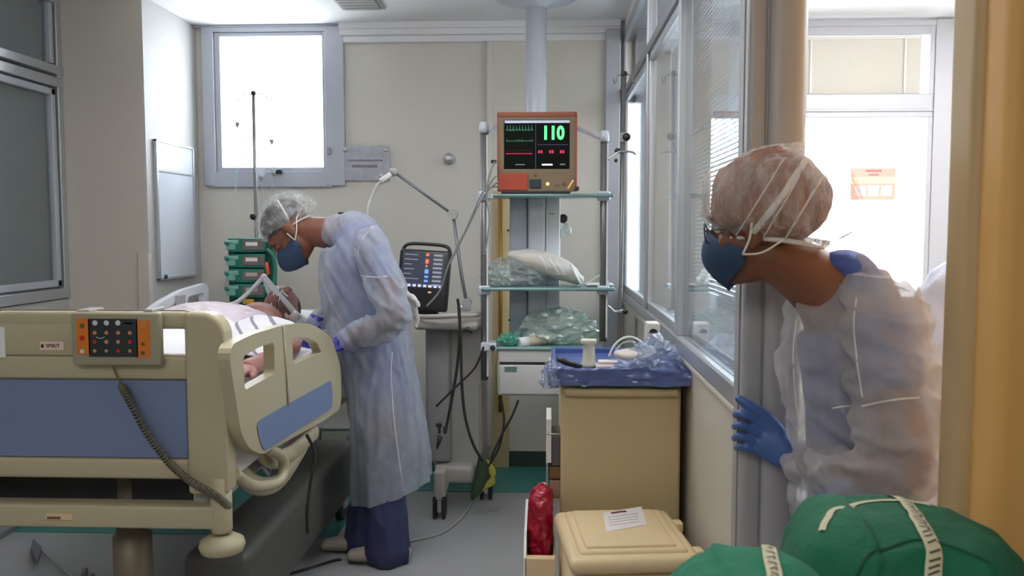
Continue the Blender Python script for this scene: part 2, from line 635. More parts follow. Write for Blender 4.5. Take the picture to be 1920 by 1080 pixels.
# ward window beyond the partition
w9 = struct('window_6', B().box((NX0, YB - .01, AZ0), (NX1, YB + .05, AZ0 + .03), .003).box((NX0, YB - .01, 2.2), (NX1, YB + .05, 2.24), .003).box((NX1 - .012, YB - .012, AZ0), (NX1, YB + .05, 2.24), .003), M_frame)
struct('pane', B().box((NX0 + .01, YB + .02, AZ0 + .03), (NX1 - .01, YB + .024, 2.21)), M_wglass, w9)
w2 = window('window_2', AX0, AX1, AZ0, AZ1, .10)
tr = B().box((AX0, YB - .025, 2.10), (AX1 - .032, YB + .055, 2.24), .006).box((AX0, YB - .036, 2.135), (AX1 - .034, YB - .01, 2.15), .003)
struct('transom', tr, M_frame, w2)
st = B()
for x in (AX1 - .06, AX0 + .03):
    st.box((x, YB - .022, AZ0), (x + .03, YB + .052, 2.64), .003)
st.box((AX0, YB - .02, AZ0), (AX1, YB + .05, AZ0 + .03), .003).box((AX0, YB - .02, 2.575), (AX1, YB + .05, 2.63), .003)
struct('sash', st, M_frame, w2)
struct('pane', B().box((AX0 + .05, YB + .02, AZ0 + .03), (AX1 - .05, YB + .024, 2.10)), M_wglass, w2)
struct('pane', B().box((AX0 + .05, YB + .02, 2.24), (AX1 - .05, YB + .024, 2.58)), M_wglass, w2)
# blind in the upper light
M_slat2 = mat('cream_blind_slat', (.62, .61, .56), .6, var=.04)
bl = thing('window_blind', (1.42, YB + .0, 2.56), 'white slatted blind lowered in the upper light of the ward window', 'blind')
sm = B().box((-.62, -.0092, -.0006), (.74, .0092, .0006), M=Matrix.Rotation(radians(-80), 4, 'X')).mesh('slat')
sm.materials.append(M_slat2)
for i in range(21):
    o = bpy.data.objects.new('slat', sm)
    COL.objects.link(o)
    o.parent = bl
    o.location = (0, 0, -.012 - i * .0155)
hd = B().box((.68, YB - .012, 2.555), (2.16, YB + .012, 2.572), .002)
obj('head_rail', hd, M_white, bl)
for x in (.95, 1.52, 2.06):
    obj('ladder_cord', B().box((x, YB - .012, 2.245), (x + .012, YB - .011, 2.555)), M_white, bl)
# posted notice on the ward window
c0, c1 = P(1597, 315, YB - .0), P(1680, 375, YB - .0)
yn = YB + .015
nt_ = thing('posted_notice', (c0.x, yn, c1.z), 'small red and yellow notice stuck on the bright ward window', 'notice')
def rect(x0, z0, x1, z1, y, th=.001):
    return B().box((x0, y - th, z0), (x1, y, z1))
W_, H_ = c1.x - c0.x, c0.z - c1.z
M_nred = mat('notice_red', srgb(235, 150, 140), .6, trans=.8)
M_nyel = mat('notice_yellow', (.95, .85, .55), .6)
M_nwht = mat('notice_white', (.9, .87, .88), .6)
M_ngry = mat('notice_print', srgb(190, 120, 130), .6)
obj('sheet', rect(c0.x, c1.z, c1.x, c0.z, yn), M_nred, nt_)
obj('band', rect(c0.x, c1.z + H_ * .52, c1.x, c1.z + H_ * .72, yn - .001), M_nyel, nt_)
for k in range(3):
    x = c0.x + W_ * (.10 + .29 * k)
    obj('field', rect(x, c1.z + H_ * .13, x + W_ * .24, c1.z + H_ * .46, yn - .001), M_nwht, nt_)
    obj('symbol', B().lathe((x + W_ * .12, yn - .002, c1.z + H_ * .29), [(.012, 0), (.012, .0006)], 12, (0, -1, 0)), mat('notice_blue', (.75, .8, .9), .6), nt_)
obj('heading', rect(c0.x + W_ * .33, c1.z + H_ * .88, c0.x + W_ * .68, c1.z + H_ * .95, yn - .001), M_ngry, nt_)
obj('heading', rect(c0.x + W_ * .4, c1.z + H_ * .77, c0.x + W_ * .62, c1.z + H_ * .82, yn - .001), M_ngry, nt_)

# glazed partition on the right
struct('wall_partition', B().box((XP + .01, 1.97, .12), (XP + .10, YB, 1.02)).box((XP, 1.97, 0), (XP + .11, YB, .12)), M_panel)
struct('trim_9', B().box((XP - .002, 3.2, .13), (XP + .011, 3.206, 1.0)).box((XP - .002, 4.3, .13), (XP + .011, 4.306, 1.0)), M_alud)
led = B().box((XP - .001, 1.97, 1.015), (XP + .115, YB, 1.03), .003)
struct('trim_10', led, M_panel)
struct('trim_11', B().box((XP, 1.97, 1.03), (XP + .11, YB, 1.085), .006), M_alu)
MY = [1.995, 2.955, 3.93, 4.93]
mu = B()
for y in MY[1:3]:
    mu.box((XP, y - .02, 1.085), (XP + .11, y + .02, 2.56), .004)
mu.box((XP + .02, 3.965, 1.12), (XP + .09, 4.03, 2.25), .004)
mu.box((XP, YB - .04, 1.085), (XP + .015, YB, 2.6), .003)
struct('trim_12', mu, M_alu)
struct('trim_13', B().box((XP - .002, 1.97, 2.235), (XP + .112, YB, 2.275), .004), M_alud)
struct('trim_14', B().box((XP - .004, 1.97, 2.55), (XP + .114, YB, 2.60), .004), M_alu)
struct('trim_15', B().box((XP + .005, 1.97, 2.60), (XP + .105, YB, ZC)), M_ceil)
ws = [('window_3', 2.0, 2.935, 0), ('window_4', 2.975, 3.91, 0), ('window_5', 3.95, 5.11, 0)]
for nm, y0, y1, _ in ws:
    o = struct(nm, B().box((XP + .022, y0, 1.085), (XP + .026, y1, 2.235)), M_glass)
    struct('pane', B().box((XP + .022, y0, 2.275), (XP + .026, y1, 2.55)), M_glass, o)
    if nm != 'window_3':
        rr = B()
        for (a, b_, z0, z1) in ((y0, y0 + .03, 1.085, 2.235), (y1 - .03, y1, 1.085, 2.235), (y0, y1, 1.085, 1.12), (y0, y1, 2.2, 2.235)):
            rr.box((XP + .01, a, z0), (XP + (.05 if nm == 'window_4' else .024), b_, z1), .003)
        struct('window_frame', rr, M_alu, o)
bl = thing('partition_blind', (XP + .06, 2.47, 2.54), 'fine slatted blind closed inside the big partition pane beside the column', 'blind')
sm = B().box((-.0065, -.455, -.0005), (.0065, .455, .0005), M=Matrix.Rotation(radians(-42), 4, 'Y')).mesh('slat')
sm.materials.append(M_slat)
n_s = 103
for i in range(n_s):
    o = bpy.data.objects.new('slat', sm)
    COL.objects.link(o)
    o.parent = bl
    o.location = (0, 0, -.012 - i * .0139)
for y in (2.12, 2.47, 2.82):
    obj('ladder_cord', B().box((XP + .052, y, 1.11), (XP + .0525, y + .004, 2.53)), M_white, bl)
obj('bottom_rail', B().box((XP + .05, 2.01, 1.09), (XP + .07, 2.93, 1.105), .002), M_white, bl)
# end column of the partition
cb = B().box((XP - .005, 1.9, 0), (XP + .045, 2.0, ZC - .001), .012, 4)
cb.box((XP + .03, 1.885, 0), (XP + .125, 2.0, ZC - .001), .035, 5)
struct('wall_column', cb, M_col)
struct('trim_16', B().box((XP - .008, 1.93, 0), (XP - .004, 1.935, ZC)).box((XP + .034, 1.896, 0), (XP + .038, 1.9, ZC)), M_alud)

# near wall and door jamb on the right
xj = P(1766, 540, 1.458).x
xk = P(1838, 540, 1.36).x
struct('door_frame', B().box((xj, 1.37, 0), (xk + .02, 1.46, ZC - .002), .018, 4), M_jamb)
struct('wall_near', B().box((xk, 1.30, 0), (3.2, 1.44, ZC - .003), .02, 4), M_yellow)

# left glazed wall
lw = B().box((XL - .12, -2.2, 0), (XL, YP, 1.08))
struct('wall_left', lw, mat('pale_grey_dado', (.42, .42, .41), .5, var=.03))
struct('baseboard_left', B().box((XL, -2.2, 0), (XL + .015, YP, .022)), M_alud)
fr = B()
fr.box((XL - .06, -2.2, 1.085), (XL + .015, YP, 1.14), .005)
fr.box((XL - .06, -2.2, 2.19), (XL + .015, YP, 2.24), .005).box((XL - .06, -2.2, 2.255), (XL + .02, YP, 2.30), .005)
fr.box((XL - .06, -2.2, 2.62), (XL + .015, YP, ZC), .005)
for y in (YP - .045, 3.1, 1.6):
    fr.box((XL - .06, y, 1.1), (XL + .012, y + .045, ZC), .005)
struct('trim_17', fr, M_alu)
sa = B()
for (a, b_) in ((3.16, YP - .06), (1.66, 3.09)):
    for (y0, y1, z0, z1) in ((a, a + .035, 1.15, 2.18), (b_ - .035, b_, 1.15, 2.18), (a, b_, 1.15, 1.185), (a, b_, 2.145, 2.18),
                             (a, a + .03, 2.31, 2.62), (b_ - .03, b_, 2.31, 2.62)):
        sa.box((XL - .03, y0, z0), (XL + .004, y1, z1), .004)
struct('window_7', sa, M_frame)
struct('window_8', B().box((XL - .02, -2.2, 1.14), (XL - .016, YP, 2.62)), M_glass)
struct('wall_dark_backing', B().box((XL - .12, -2.2, 1.08), (XL - .04, YP - .002, ZC - .002)), M_backing)  # sheet added behind the glass, its grey-green stands for a dark room
# skirting strip seen at the foot of the pillar
struct('baseboard_pillar', B().box((XL, YP - .015, 0), (XS, YP, .1), .003), M_teal)

# ceiling fittings
a, b_ = P(636, 2, 4.6), P(718, 18, 4.75)
cf = thing('ceiling_vent', (-1.0, 4.6, ZC), 'grey rectangular ceiling panel near the window', 'ceiling panel')
x0, x1 = PZ(640, 16, ZC - .01).x, PZ(722, 16, ZC - .01).x
y1 = PZ(680, 18, ZC - .01).y
obj('frame', B().box((x0, y1 - .30, ZC - .012), (x1, y1, ZC + .001), .003), M_gpl, cf)
for k in range(5):
    obj('louvre', B().box((x0 + .02, y1 - .28 + k * .055, ZC - .02), (x1 - .02, y1 - .24 + k * .055, ZC - .012), .002), M_gpl, cf)

# whiteboard on the side wall
q0 = PX(284, 262, XS)
q1 = PX(362, 527, XS)
y0, y1 = q0.y, min(q1.y, YB - .03)
z1 = q0.z + .005
z0 = PX(290, 527, XS).z
wbd = thing('whiteboard', (XS + .02, (y0 + y1) / 2, z0), 'frameless-looking glossy whiteboard on the bright side wall', 'whiteboard')
wbd['label'] = 'tall glossy whiteboard on the bright side wall left of the window'
obj('board', B().box((XS + .006, y0 + .01, z0 + .01), (XS + .018, y1, z1 - .01)), mat('glossy_white_board', (.62, .66, .74), .15, var=.03), wbd)
fb = B()
for (a, b_, c, d) in ((y0, y0 + .018, z0, z1), (y1 - .01, y1 + .004, z0, z1), (y0, y1, z0, z0 + .016), (y0, y1, z1 - .014, z1)):
    fb.box((XS + .006, a, c), (XS + .026, b_, d), .003)
obj('frame', fb, M_alu, wbd)
obj('rail', B().box((XS + .02, y0 + .02, z1 - .17), (XS + .024, y1 - .02, z1 - .162)), M_gpl, wbd)
pp = PX(310, 519, XS + .03)
obj('magnet', B().lathe(pp, [(.012, 0), (.012, .01)], 12, (1, 0, 0)), M_black, wbd)

# acrylic notice on the back wall
c0, c1 = P(643, 273, YB - .02), P(731, 338, YB - .02)
sg = thing('wall_sign', (c0.x, YB - .02, c1.z), 'clear acrylic sign with faint printing held by metal studs beside the window', 'sign')
obj('plate', B().box((c0.x, YB - .024, c1.z), (c1.x, YB - .018, c0.z), .002), mat('frosted_acrylic', (.62, .62, .68), .12, clear=.35), sg)
for u, v_ in ((647, 281), (723, 281), (715, 330)):
    p = P(u, v_, YB - .024)
    obj('stud', B().lathe(p + V((0, .02, 0)), [(.012, 0), (.014, .02), (.012, .028), (.004, .03)], 14, (0, -1, 0)), M_steel, sg)
pr = B()
def strip_of_marks(b, u0, u1, v0, v1, Y, n, gap=.3, seed=1):
    r_ = random.Random(seed)
    x = u0
    while x < u1:
        w_ = (u1 - u0) / n * r_.uniform(.5, 1.4)
        if x + w_ > u1:
            break
        a_, c_ = P(x, v1, Y), P(x + w_, v0, Y)
        b.box((a_.x, Y, a_.z), (c_.x, Y + .0006, c_.z))
        x += w_ * (1 + gap)
strip_of_marks(pr, 652, 719, 299, 302, YB - .0255, 22, .35, 2)
strip_of_marks(pr, 660, 710, 309, 314, YB - .0255, 9, .12, 3)
obj('print', pr, mat('faded_grey_print', (.2, .19, .23), .6), sg)

# round wall fixture
p = P(842, 298, YB)
wk = thing('wall_outlet', p, 'round chrome gas outlet on the bare back wall', 'outlet')
obj('rosette', B().lathe(p, [(.036, 0), (.036, .008), (.028, .014)], 24, (0, -1, 0)), M_alu, wk)
obj('knob', B().lathe(p + V((0, -.01, 0)), [(.02, 0), (.026, .012), (.026, .035), (.018, .045), (.008, .048)], 24, (0, -1, 0)), M_steel, wk)
# ------------------------------------------------------------------ hospital bed
YF = 2.32                      # face of the footboard
def PF(u, v, d=0):
    return P(u, v, YF - d)
XB = PF(425, 700).x            # right edge of the bed
XB0 = XB - 1.0
bed = thing('hospital_bed', ((XB + XB0) / 2, 3.4, 0), 'cream hospital bed with slate blue inset panels, raised on a steel column', 'bed')
fz = lambda v: PF(300, v).z
fx = lambda u: PF(u, 700).x
def arc(cx, cz, r, a0, a1, n=8):
    return [(cx + r * cos(radians(a0 + (a1 - a0) * i / n)), cz + r * sin(radians(a0 + (a1 - a0) * i / n))) for i in range(n + 1)]
zt, zb = fz(584), fz(900)
out = [(XB0 + .0, zb), (fx(352), zb)] + [(fx(352), zt)]
out = [(XB0, zb), (fx(356), zb), (fx(356), zt)] + arc(XB0 + .09, zt - .09, .09, 90, 180)
hole = [(fx(170), fz(612)), (fx(342), fz(612)), (fx(345), fz(620)), (fx(345), fz(667)), (fx(170), fz(667))]
fb = B().prism(out, [hole], YF + .012, YF + .045, lambda a, b, d: V((a, d, b)))
fb.box((XB0 + .03, YF, zt - .05), (fx(352), YF + .05, zt), .012, 3)
fb.box((XB0 + .03, YF, fz(712)), (fx(350), YF + .02, fz(669)), .008, 3)
fb.box((XB0 + .03, YF, zb), (fx(350), YF + .045, fz(861)), .012, 3)
fb.box((XB0 + .0, YF, fz(669)), (fx(170), YF + .02, zt - .03), .008, 3)
obj('footboard', fb, M_bed, bed)
obj('inset_panel', B().box((XB0 + .06, YF + .004, fz(860)), (fx(347), YF + .02, fz(714)), .003), M_blue, bed)
x0, x1 = fx(350), fx(424)
po = [(x0, fz(925)), (x1 + .004, fz(925))] + arc(x1 - .062, zt - .066, .064, 0, 90, 10) + [(x0, zt)]
pb = B().prism(po, [], YF - .012, YF + .055, lambda a, b, d: V((a, d, b)))
o = obj('corner_post', pb, M_bed, bed)
md = o.modifiers.new('bevel', 'BEVEL'); md.width = .012; md.segments = 3; md.limit_method = 'ANGLE'
obj('corner_post', B().box((XB0 - .01, YF - .012, fz(925)), (XB0 + .07, YF + .055, zt - .02), .012, 3), M_bed, bed)
obj('cross_beam', B().box((XB0 + .02, YF - .02, fz(988)), (fx(402), YF + .05, fz(946)), .008, 3), M_bed, bed)
pc = PF(412, 940)
obj('corner_tube', B().lathe((pc.x, YF + .01, fz(998)), [(.026, 0), (.03, .01), (.03, .16)], 20), M_bed, bed)
bp = B().lathe((pc.x, YF + .01, fz(1038)), [(.035, 0), (.058, .008), (.064, .025), (.06, .04), (.04, .052), (.03, .056)], 28)
obj('bumper_wheel', bp, M_bed, bed)
obj('bumper_wheel', B().lathe((XB0 + .02, YF + .01, fz(1038)), [(.035, 0), (.058, .008), (.064, .025), (.06, .04), (.04, .052)], 28), M_bin, bed)
pcx = PF(250, 1000)
cl = PF(250, 1000)
lc = B()
lx = P(249, 1030, 2.5).x
lc.lathe((lx, 2.5, .2), [(.056, 0), (.056, .32), (.046, .325), (.046, .52)], 24)
obj('lift_column', lc, M_liftc, bed)
obj('lift_column', B().lathe((lx, 3.95, .2), [(.056, 0), (.056, .32), (.046, .325), (.046, .62)], 24), M_gpl, bed)
bs = B().box((XB0 + .12, 2.4, .10), (XB - .12, 2.72, .22), .03, 3)
bs.box((XB - .30, 2.66, .12), (XB - .08, 4.2, .40), .04, 3)
obj('dark_frame_plate', B().box((XB0 + .04, 2.46, .60), (XB - .08, 2.48, .78)), M_rub, bed)  # plate added so the gap between footboard and beam looks dark
obj('base_cover', bs, mat('dim_grey_cover', srgb(84, 84, 78), .5, var=.08), bed)
fr = B()
for x in (XB0 + .08, XB - .12):
    fr.box((x, YF + .03, .64), (x + .05, 4.5, .72), .01)
for y in (2.6, 3.1, 3.6, 4.1, 4.42):
    fr.box((XB0 + .08, y, .66), (XB - .07, y + .05, .71), .008)
fr.box((XB0 + .12, 2.45, .76), (XB - .12, 4.45, .79), .006)
obj('frame', fr, M_gpl, bed)
def castor(x, y, parent, r=.06, c=M_rub):
    w_ = B().tube([V((x - .018, y, r)), V((x + .018, y, r))], [r, r], 20)
    o = obj('castor', w_, c, parent)
    obj('fork', B().box((x - .028, y - .03, r), (x + .028, y + .03, r * 2.25), .01).lathe((x, y, r * 2.2), [(.012, 0), (.012, .03)], 10), M_gpl, o)
    return o
for (x, y) in ((XB0 + .13, 2.5), (XB - .14, 2.5), (XB0 + .13, 3.1), (XB - .14, 4.15)):
    castor(x, y, bed)
pd = P(530, 1055, 3.42)
castor(pd.x, 3.42, bed, .05)
obj('brake_pedal', B().tube([P(535, 1048, 3.38), P(505, 1072, 3.3), P(470, 1085, 3.2)], [(.012, .006)] * 3, 8, side=(1, 0, 0)), M_white, bed)
# control panel decal writing on the footboard
pl_ = B()
a_, c_ = PF(76, 656, .001), PF(120, 641, .001)
obj('name_plate', B().box((a_.x, YF - .003, a_.z), (c_.x, YF + .003, c_.z)), mat('pale_pink_plate', srgb(226, 200, 190), .4), bed)
cx_, cz_ = (a_.x + c_.x) / 2 + .003, (a_.z + c_.z) / 2
obj('lettering', text_mesh('SPIRIT', .015, lambda a, b: V((cx_ + a, YF - .0035, cz_ + b)), .0004), mat('dark_red_print', srgb(90, 20, 25), .5), bed, label='dark red lettering on the name plate')
obj('emblem', B().prism([(a_.x + .002, cz_), (a_.x + .006, cz_ + .006), (a_.x + .011, cz_ + .004), (a_.x + .011, cz_ - .006), (a_.x + .005, cz_ - .005)], [], YF - .004, YF - .003, lambda a, b, d: V((a, d, b))), M_black, bed)
a_, c_ = PF(95, 972), PF(143, 959)
obj('type_plate', B().box((a_.x, YF - .022, a_.z), (c_.x, YF - .018, c_.z)), M_bin, bed)
tp = B()
xx = a_.x + .004
for k in range(9):
    ww = .002 + .003 * random.random()
    tp.box((xx, YF - .0228, a_.z + .006), (xx + ww, YF - .022, a_.z + .013))
    xx += ww + .0015
tp.box((a_.x, YF - .0228, a_.z + .002), (c_.x, YF - .022, a_.z + .003))
obj('print', tp, M_black, bed)
a_, c_ = PF(-20, 670), PF(9, 613)
obj('paper_label', B().box((a_.x, YF - .003, a_.z), (c_.x, YF + .003, c_.z)), M_white, bed)

# side rail nearest the viewer, given as outline points on its plane
def rail(Xr, outline, holes, panel, name_label=None, thick=.035, m=M_bed):
    f2 = lambda u, v: (PX(u, v, Xr).y, PX(u, v, Xr).z)
    def sm(poly, k=5, q_=.35):
        pts = [V((a, b, 0)) for a, b in poly]
        n = len(pts)
        o_ = []
        for i in range(n):
            p0, p1, p2 = pts[i - 1], pts[i], pts[(i + 1) % n]
            d = min((p0 - p1).length, (p2 - p1).length) * q_
            q0 = p1 + (p0 - p1).normalized() * d
            q2 = p1 + (p2 - p1).normalized() * d
            for t_ in range(k + 1):
                t = t_ / k
                o_.append((1 - t) ** 2 * q0 + 2 * t * (1 - t) * p1 + t * t * q2)
        return [(p.x, p.y) for p in o_]
    ol = sm([f2(*q) for q in outline])
    hs = [sm([f2(*q) for q in h], 5, .2) for h in holes]
    b = B().prism(ol, hs, Xr - thick, Xr, lambda a, b_, d: V((d, a, b_)))
    o = obj('side_rail', b, m, bed)
    md = o.modifiers.new('bevel', 'BEVEL'); md.width = .009; md.segments = 3; md.limit_method = 'ANGLE'; md.angle_limit = radians(40)
    if panel:
        pn = sm([f2(*q) for q in panel], 3)
        obj('rail_inset', B().prism(pn, [], Xr - .002, Xr + .003, lambda a, b_, d: V((d, a, b_))), M_blue, o)
    return o
XR = XB + .035
rl = rail(XR, [(427, 650), (470, 628), (535, 608), (585, 606), (622, 632), (640, 690), (640, 765), (612, 786), (492, 853), (468, 842), (452, 812)],
     [[(456, 668), (488, 650), (514, 641), (515, 700), (459, 732)], [(548, 634), (575, 632), (594, 642), (603, 660), (550, 684)]],
     [(478, 791), (621, 712), (623, 764), (492, 848)])
# seam of the rail
obj('seam', B().tube([PX(531, 612, XR + .002), PX(537, 700, XR + .002), PX(541, 760, XR + .004)], .0035, 8), M_bed, rl)
# linkage under the rail
lk = B().loft([(PX(470, 800, XR - .06), .03, .02), (PX(500, 860, XR - .07), .03, .018), (PX(545, 850, XR - .05), .03, .018), (PX(590, 810, XR - .05), .03, .018)], (1, 0, 0), 16)
lk.loft([(PX(430, 850, XR - .1), .04, .02), (PX(470, 905, XR - .1), .035, .02), (PX(520, 905, XR - .1), .03, .02), (PX(560, 850, XR - .1), .03, .02), (PX(575, 820, XR - .1), .03, .02)], (1, 0, 0), 16)
lk.box(PX(600, 780, XR - .09), PX(655, 745, XR - .05), .01)
obj('rail_linkage', lk, M_bed, bed)
obj('rail_linkage', B().tube(dense([PX(500, 840, XR - .02), PX(530, 860, XR - .02), PX(525, 900, XR - .02), PX(480, 912, XR - .03), PX(440, 890, XR - .04)]), .018, 10), M_bed, bed)
obj('cable', B().tube(dense([PX(575, 815, XR), PX(590, 850, XR + .02), PX(583, 900, XR + .01), PX(576, 960, XR), PX(577, 1000, XR)]), .006, 8), M_rub, bed)
# rail on the far side
XR2 = XB0 - .0
M_railw = mat('white_rail_plastic', (.70, .70, .74), .4, var=.03)
rl2 = rail(XR2 + .03, [(262, 600), (300, 568), (345, 543), (388, 531), (392, 545), (392, 640), (300, 680), (262, 680)],
     [[(290, 598), (325, 570), (340, 563), (340, 620), (290, 640)], [(352, 556), (384, 548), (384, 605), (352, 615)]], None, m=M_railw)
c = PX(338, 575, XR2 + .032)
obj('rail_control', B().box((XR2 + .03, c.y - .05, c.z - .08), (XR2 + .04, c.y + .05, c.z + .06), .004), M_gpl, rl2)
obj('rail_control', B().box((XR2 + .03, c.y - .05, c.z - .12), (XR2 + .042, c.y + .05, c.z - .085), .004), mat('orange_key', srgb(210, 120, 40), .5), rl2)
# headboard
obj('headboard', B().box((XB0 + .05, 4.5, .7), (XB - .05, 4.54, 1.02), .03, 4), M_bed, bed)
# mattress, sheet
mt = B().box((XB0 + .06, YF + .07, .79), (XB - .03, 4.47, .93), .05, 4)
obj('mattress', mt, M_sheet, bed)
dr = B().box((XB - .045, YF + .1, .72), (XB - .025, 3.3, .9), .008, 3)
obj('bed_sheet', dr, M_sheet, bed)

# bed controller clipped on the footboard
q = lambda u, v, d=.03: PF(u, v, d)
a_, c_ = q(136, 685), q(299, 586)
hc = thing('bed_controller', (((a_ + c_) / 2).x, YF - .03, a_.z), 'bed hand control with orange and black key panel hung on the footboard', 'remote control')
yc = YF - .033
obj('case', B().box((a_.x, yc, a_.z), (c_.x, YF - .005, c_.z), .008, 4), mat('grey_beige_case', srgb(150, 146, 122), .4), hc)
cw = PF(143, 582), PF(175, 590)
obj('hook', B().box((PF(150, 590).x, YF - .02, c_.z - .004), (PF(175, 590).x, YF + .06, c_.z + .006), .003), M_gpl, hc)
obj('hook', B().box((PF(275, 590).x, YF - .02, c_.z - .004), (PF(292, 590).x, YF + .06, c_.z + .008), .003), M_gpl, hc)
M_or = mat('orange_key_film', srgb(205, 115, 35), .4, var=.1)
M_dk = mat('dark_teal_key_film', srgb(34, 42, 46), .35, var=.15)
def rr(u0, v0, u1, v1, d=.0345):
    a, c = PF(u0, v1, d), PF(u1, v0, d)
    return B().box((a.x, yc - .0012, a.z), (c.x, yc + .001, c.z))
obj('key_field', rr(144, 597, 167, 665), M_or, hc)
obj('key_field', rr(257, 601, 280, 671), M_or, hc)
obj('key_field', rr(167, 598, 257, 669), M_dk, hc)
def dot(u, v, r, m):
    p = PF(u, v, .0345)
    obj('button', B().lathe(V((p.x, yc - .0005, p.z)), [(r, 0), (r, .0018)], 14, (0, -1, 0)), m, hc)
Mk_w = mat('white_key_symbol', (.62, .6, .6), .5)
Mk_g = mat('olive_key_symbol', srgb(90, 90, 30), .5)
Mk_r = mat('red_key_symbol', srgb(190, 35, 25), .5)
Mk_t = mat('tan_key_symbol', srgb(190, 130, 90), .5)
for u in (178, 199.5, 221):
    dot(u, 605.5, .0072, Mk_w)
obj('print', rr(233, 605, 249, 607.5), Mk_w, hc)
dot(154, 611, .007, Mk_g); dot(154, 634, .0075, Mk_r); dot(154, 659, .006, Mk_w)
dot(268, 608, .008, Mk_t); dot(268, 645, .0055, Mk_g); dot(268, 662, .0055, Mk_g)
for i, v_ in enumerate((624, 641, 658)):
    for j, u in enumerate((177.5, 199.5, 221.5, 243.5)):
        dot(u, v_, .0055 if i < 2 else .005, (Mk_t, Mk_r, Mk_t)[(i + j) % 3] if i else Mk_t)
obj('glint', B().tube([PF(180, 632, .036), PF(188, 635, .036), PF(196, 632, .036)], .001, 6), Mk_w, hc)
# coiled cord
cp = dense([PF(212, 688, .01), PF(222, 712, .012), PF(240, 745, .02), PF(275, 810, .03), PF(318, 868, .035), PF(362, 905, .04), PF(402, 928, .045), PF(432, 952, .03)], 40)
hx = []
for i, p in enumerate(cp):
    t = (cp[min(i + 1, len(cp) - 1)] - cp[max(i - 1, 0)]).normalized()
    u_ = t.cross(V((0, 1, 0))).normalized()
    v_ = t.cross(u_)
    am = .0095 * min(1, max(0, (i - 45) / 15))
    if i > len(cp) - 8: am *= .5
    for s_ in range(4):
        if i + 1 < len(cp):
            q_ = p.lerp(cp[i + 1], s_ / 4)
            ang = 2 * pi * ((i * 4 + s_) / 14)
            hx.append(q_ + u_ * am * cos(ang) + v_ * am * sin(ang))
obj('coiled_cord', B().tube(hx, .0028, 6), mat('grey_brown_cord', srgb(98, 92, 76), .5), hc)

# pillow under the head
def pillow(c, rx, ry, rz, lab):
    b = B()
    me = None
    vs, fs = [], []
    n, k = 28, 16
    for i in range(k + 1):
        th = pi * i / k
        for j in range(n):
            ph = 2 * pi * j / n
            cx2 = lambda t: math.copysign(abs(t) ** .55, t)
            x = rx * cx2(cos(ph)) * sin(th) ** .7 if th > 0 else 0
            y = ry * cx2(sin(ph)) * sin(th) ** .7 if th > 0 else 0
            z = rz * cos(th)
            p = V((x, y, z))
            p += V((0, 0, 1)) * noise.noise(p * 9) * .01
            vs.append(V(c) + p)
    for i in range(k):
        for j in range(n):
            a, b_ = i * n + j, i * n + (j + 1) % n
            fs.append((a, a + n, b_ + n, b_))
    b.add(vs, fs, True)
    return one('pillow', b, M_sheet, lab, 'pillow')
pillow((-1.33, 4.16, .985), .26, .2, .06, "white pillow under the patient's head at the window end of the bed")

# ------------------------------------------------------------------ ceiling pendant with shelves
YQ = 4.2
pn = thing('ceiling_pendant', (P(1005, 100, 4.55).x, 4.55, .62), 'grey ceiling pendant column carrying three shelves between two posts', 'medical pendant')
M_pend = mat('pale_grey_pendant', (.52, .56, .62), .35, .1, var=.03)
M_pend2 = mat('blue_grey_pendant', (.40, .46, .54), .4, .1, var=.03)
xc = P(1005, 100, 4.55).x
obj('column', B().lathe((xc, 4.55, 1.3), [(.055, 0), (.055, 1.36)], 32), M_pend, pn)
obj('ceiling_flange', B().lathe((xc, 4.55, ZC), [(.075, .0), (.21, .0), (.21, .02), (.16, .035), (.07, .05), (.06, .07)], 36, (0, 0, -1)), M_pend, pn)
xa, xb, xm = P(956, 450, 4.5).x, P(1050, 450, 4.5).x, P(990, 450, 4.5).x
obj('service_head', B().box((xa, 4.42, .72), (xm, 4.6, 1.66), .01, 3), M_pend2, pn)
obj('service_head', B().box((xm + .002, 4.40, .72), (P(1022, 450, 4.5).x, 4.6, 1.66), .01, 3), M_pend, pn)
obj('service_head', B().box((P(1022, 450, 4.5).x + .002, 4.42, .72), (xb, 4.6, 1.66), .01, 3), mat('light_pendant_panel', (.62, .67, .70), .4), pn)
obj('print', B().box((P(1029, 402, 4.42).x, 4.417, P(1029, 402, 4.42).z), (P(1040, 399, 4.42).x, 4.42, P(1040, 399, 4.42).z)), M_gpl, pn)
p = P(953, 432, 4.42)
obj('gas_port', B().lathe(p, [(.006, 0), (.006, .01)], 10, (0, -1, 0)), M_black, pn)
obj('gas_port', B().lathe(P(955, 600, 4.42), [(.006, 0), (.006, .01)], 10, (0, -1, 0)), M_black, pn)
pxl, pxr = P(908, 400, YQ).x, P(1132, 400, YQ).x
for x, v0, v1, u in ((pxl, 246, 712, 908), (pxr, 262, 640, 1132)):
    zt_, zb_ = P(u, v0, YQ).z, P(u, v1, YQ).z
    po = obj('post', B().lathe((x, YQ, zb_), [(.018, 0), (.018, zt_ - zb_)], 20), M_pole, pn)
    obj('cap', B().lathe((x, YQ, zt_ - .01), [(.022, 0), (.024, .02), (.022, .05), (.012, .055)], 20), M_pend, po)
    for v_ in (365, 541):
        zc = P(u, v_, YQ).z
        obj('clamp', B().box((x - .03, YQ - .03, zc - .03), (x + .03, YQ + .035, zc + .016), .008), M_pend, po)
    obj('rail_strip', B().box((x + .012, YQ - .022, zb_ + .02), (x + .02, YQ - .012, zt_ - .02)), M_white, po)
M_gsh = mat('blue_green_shelf', srgb(120, 150, 150), .25, .2, var=.04)
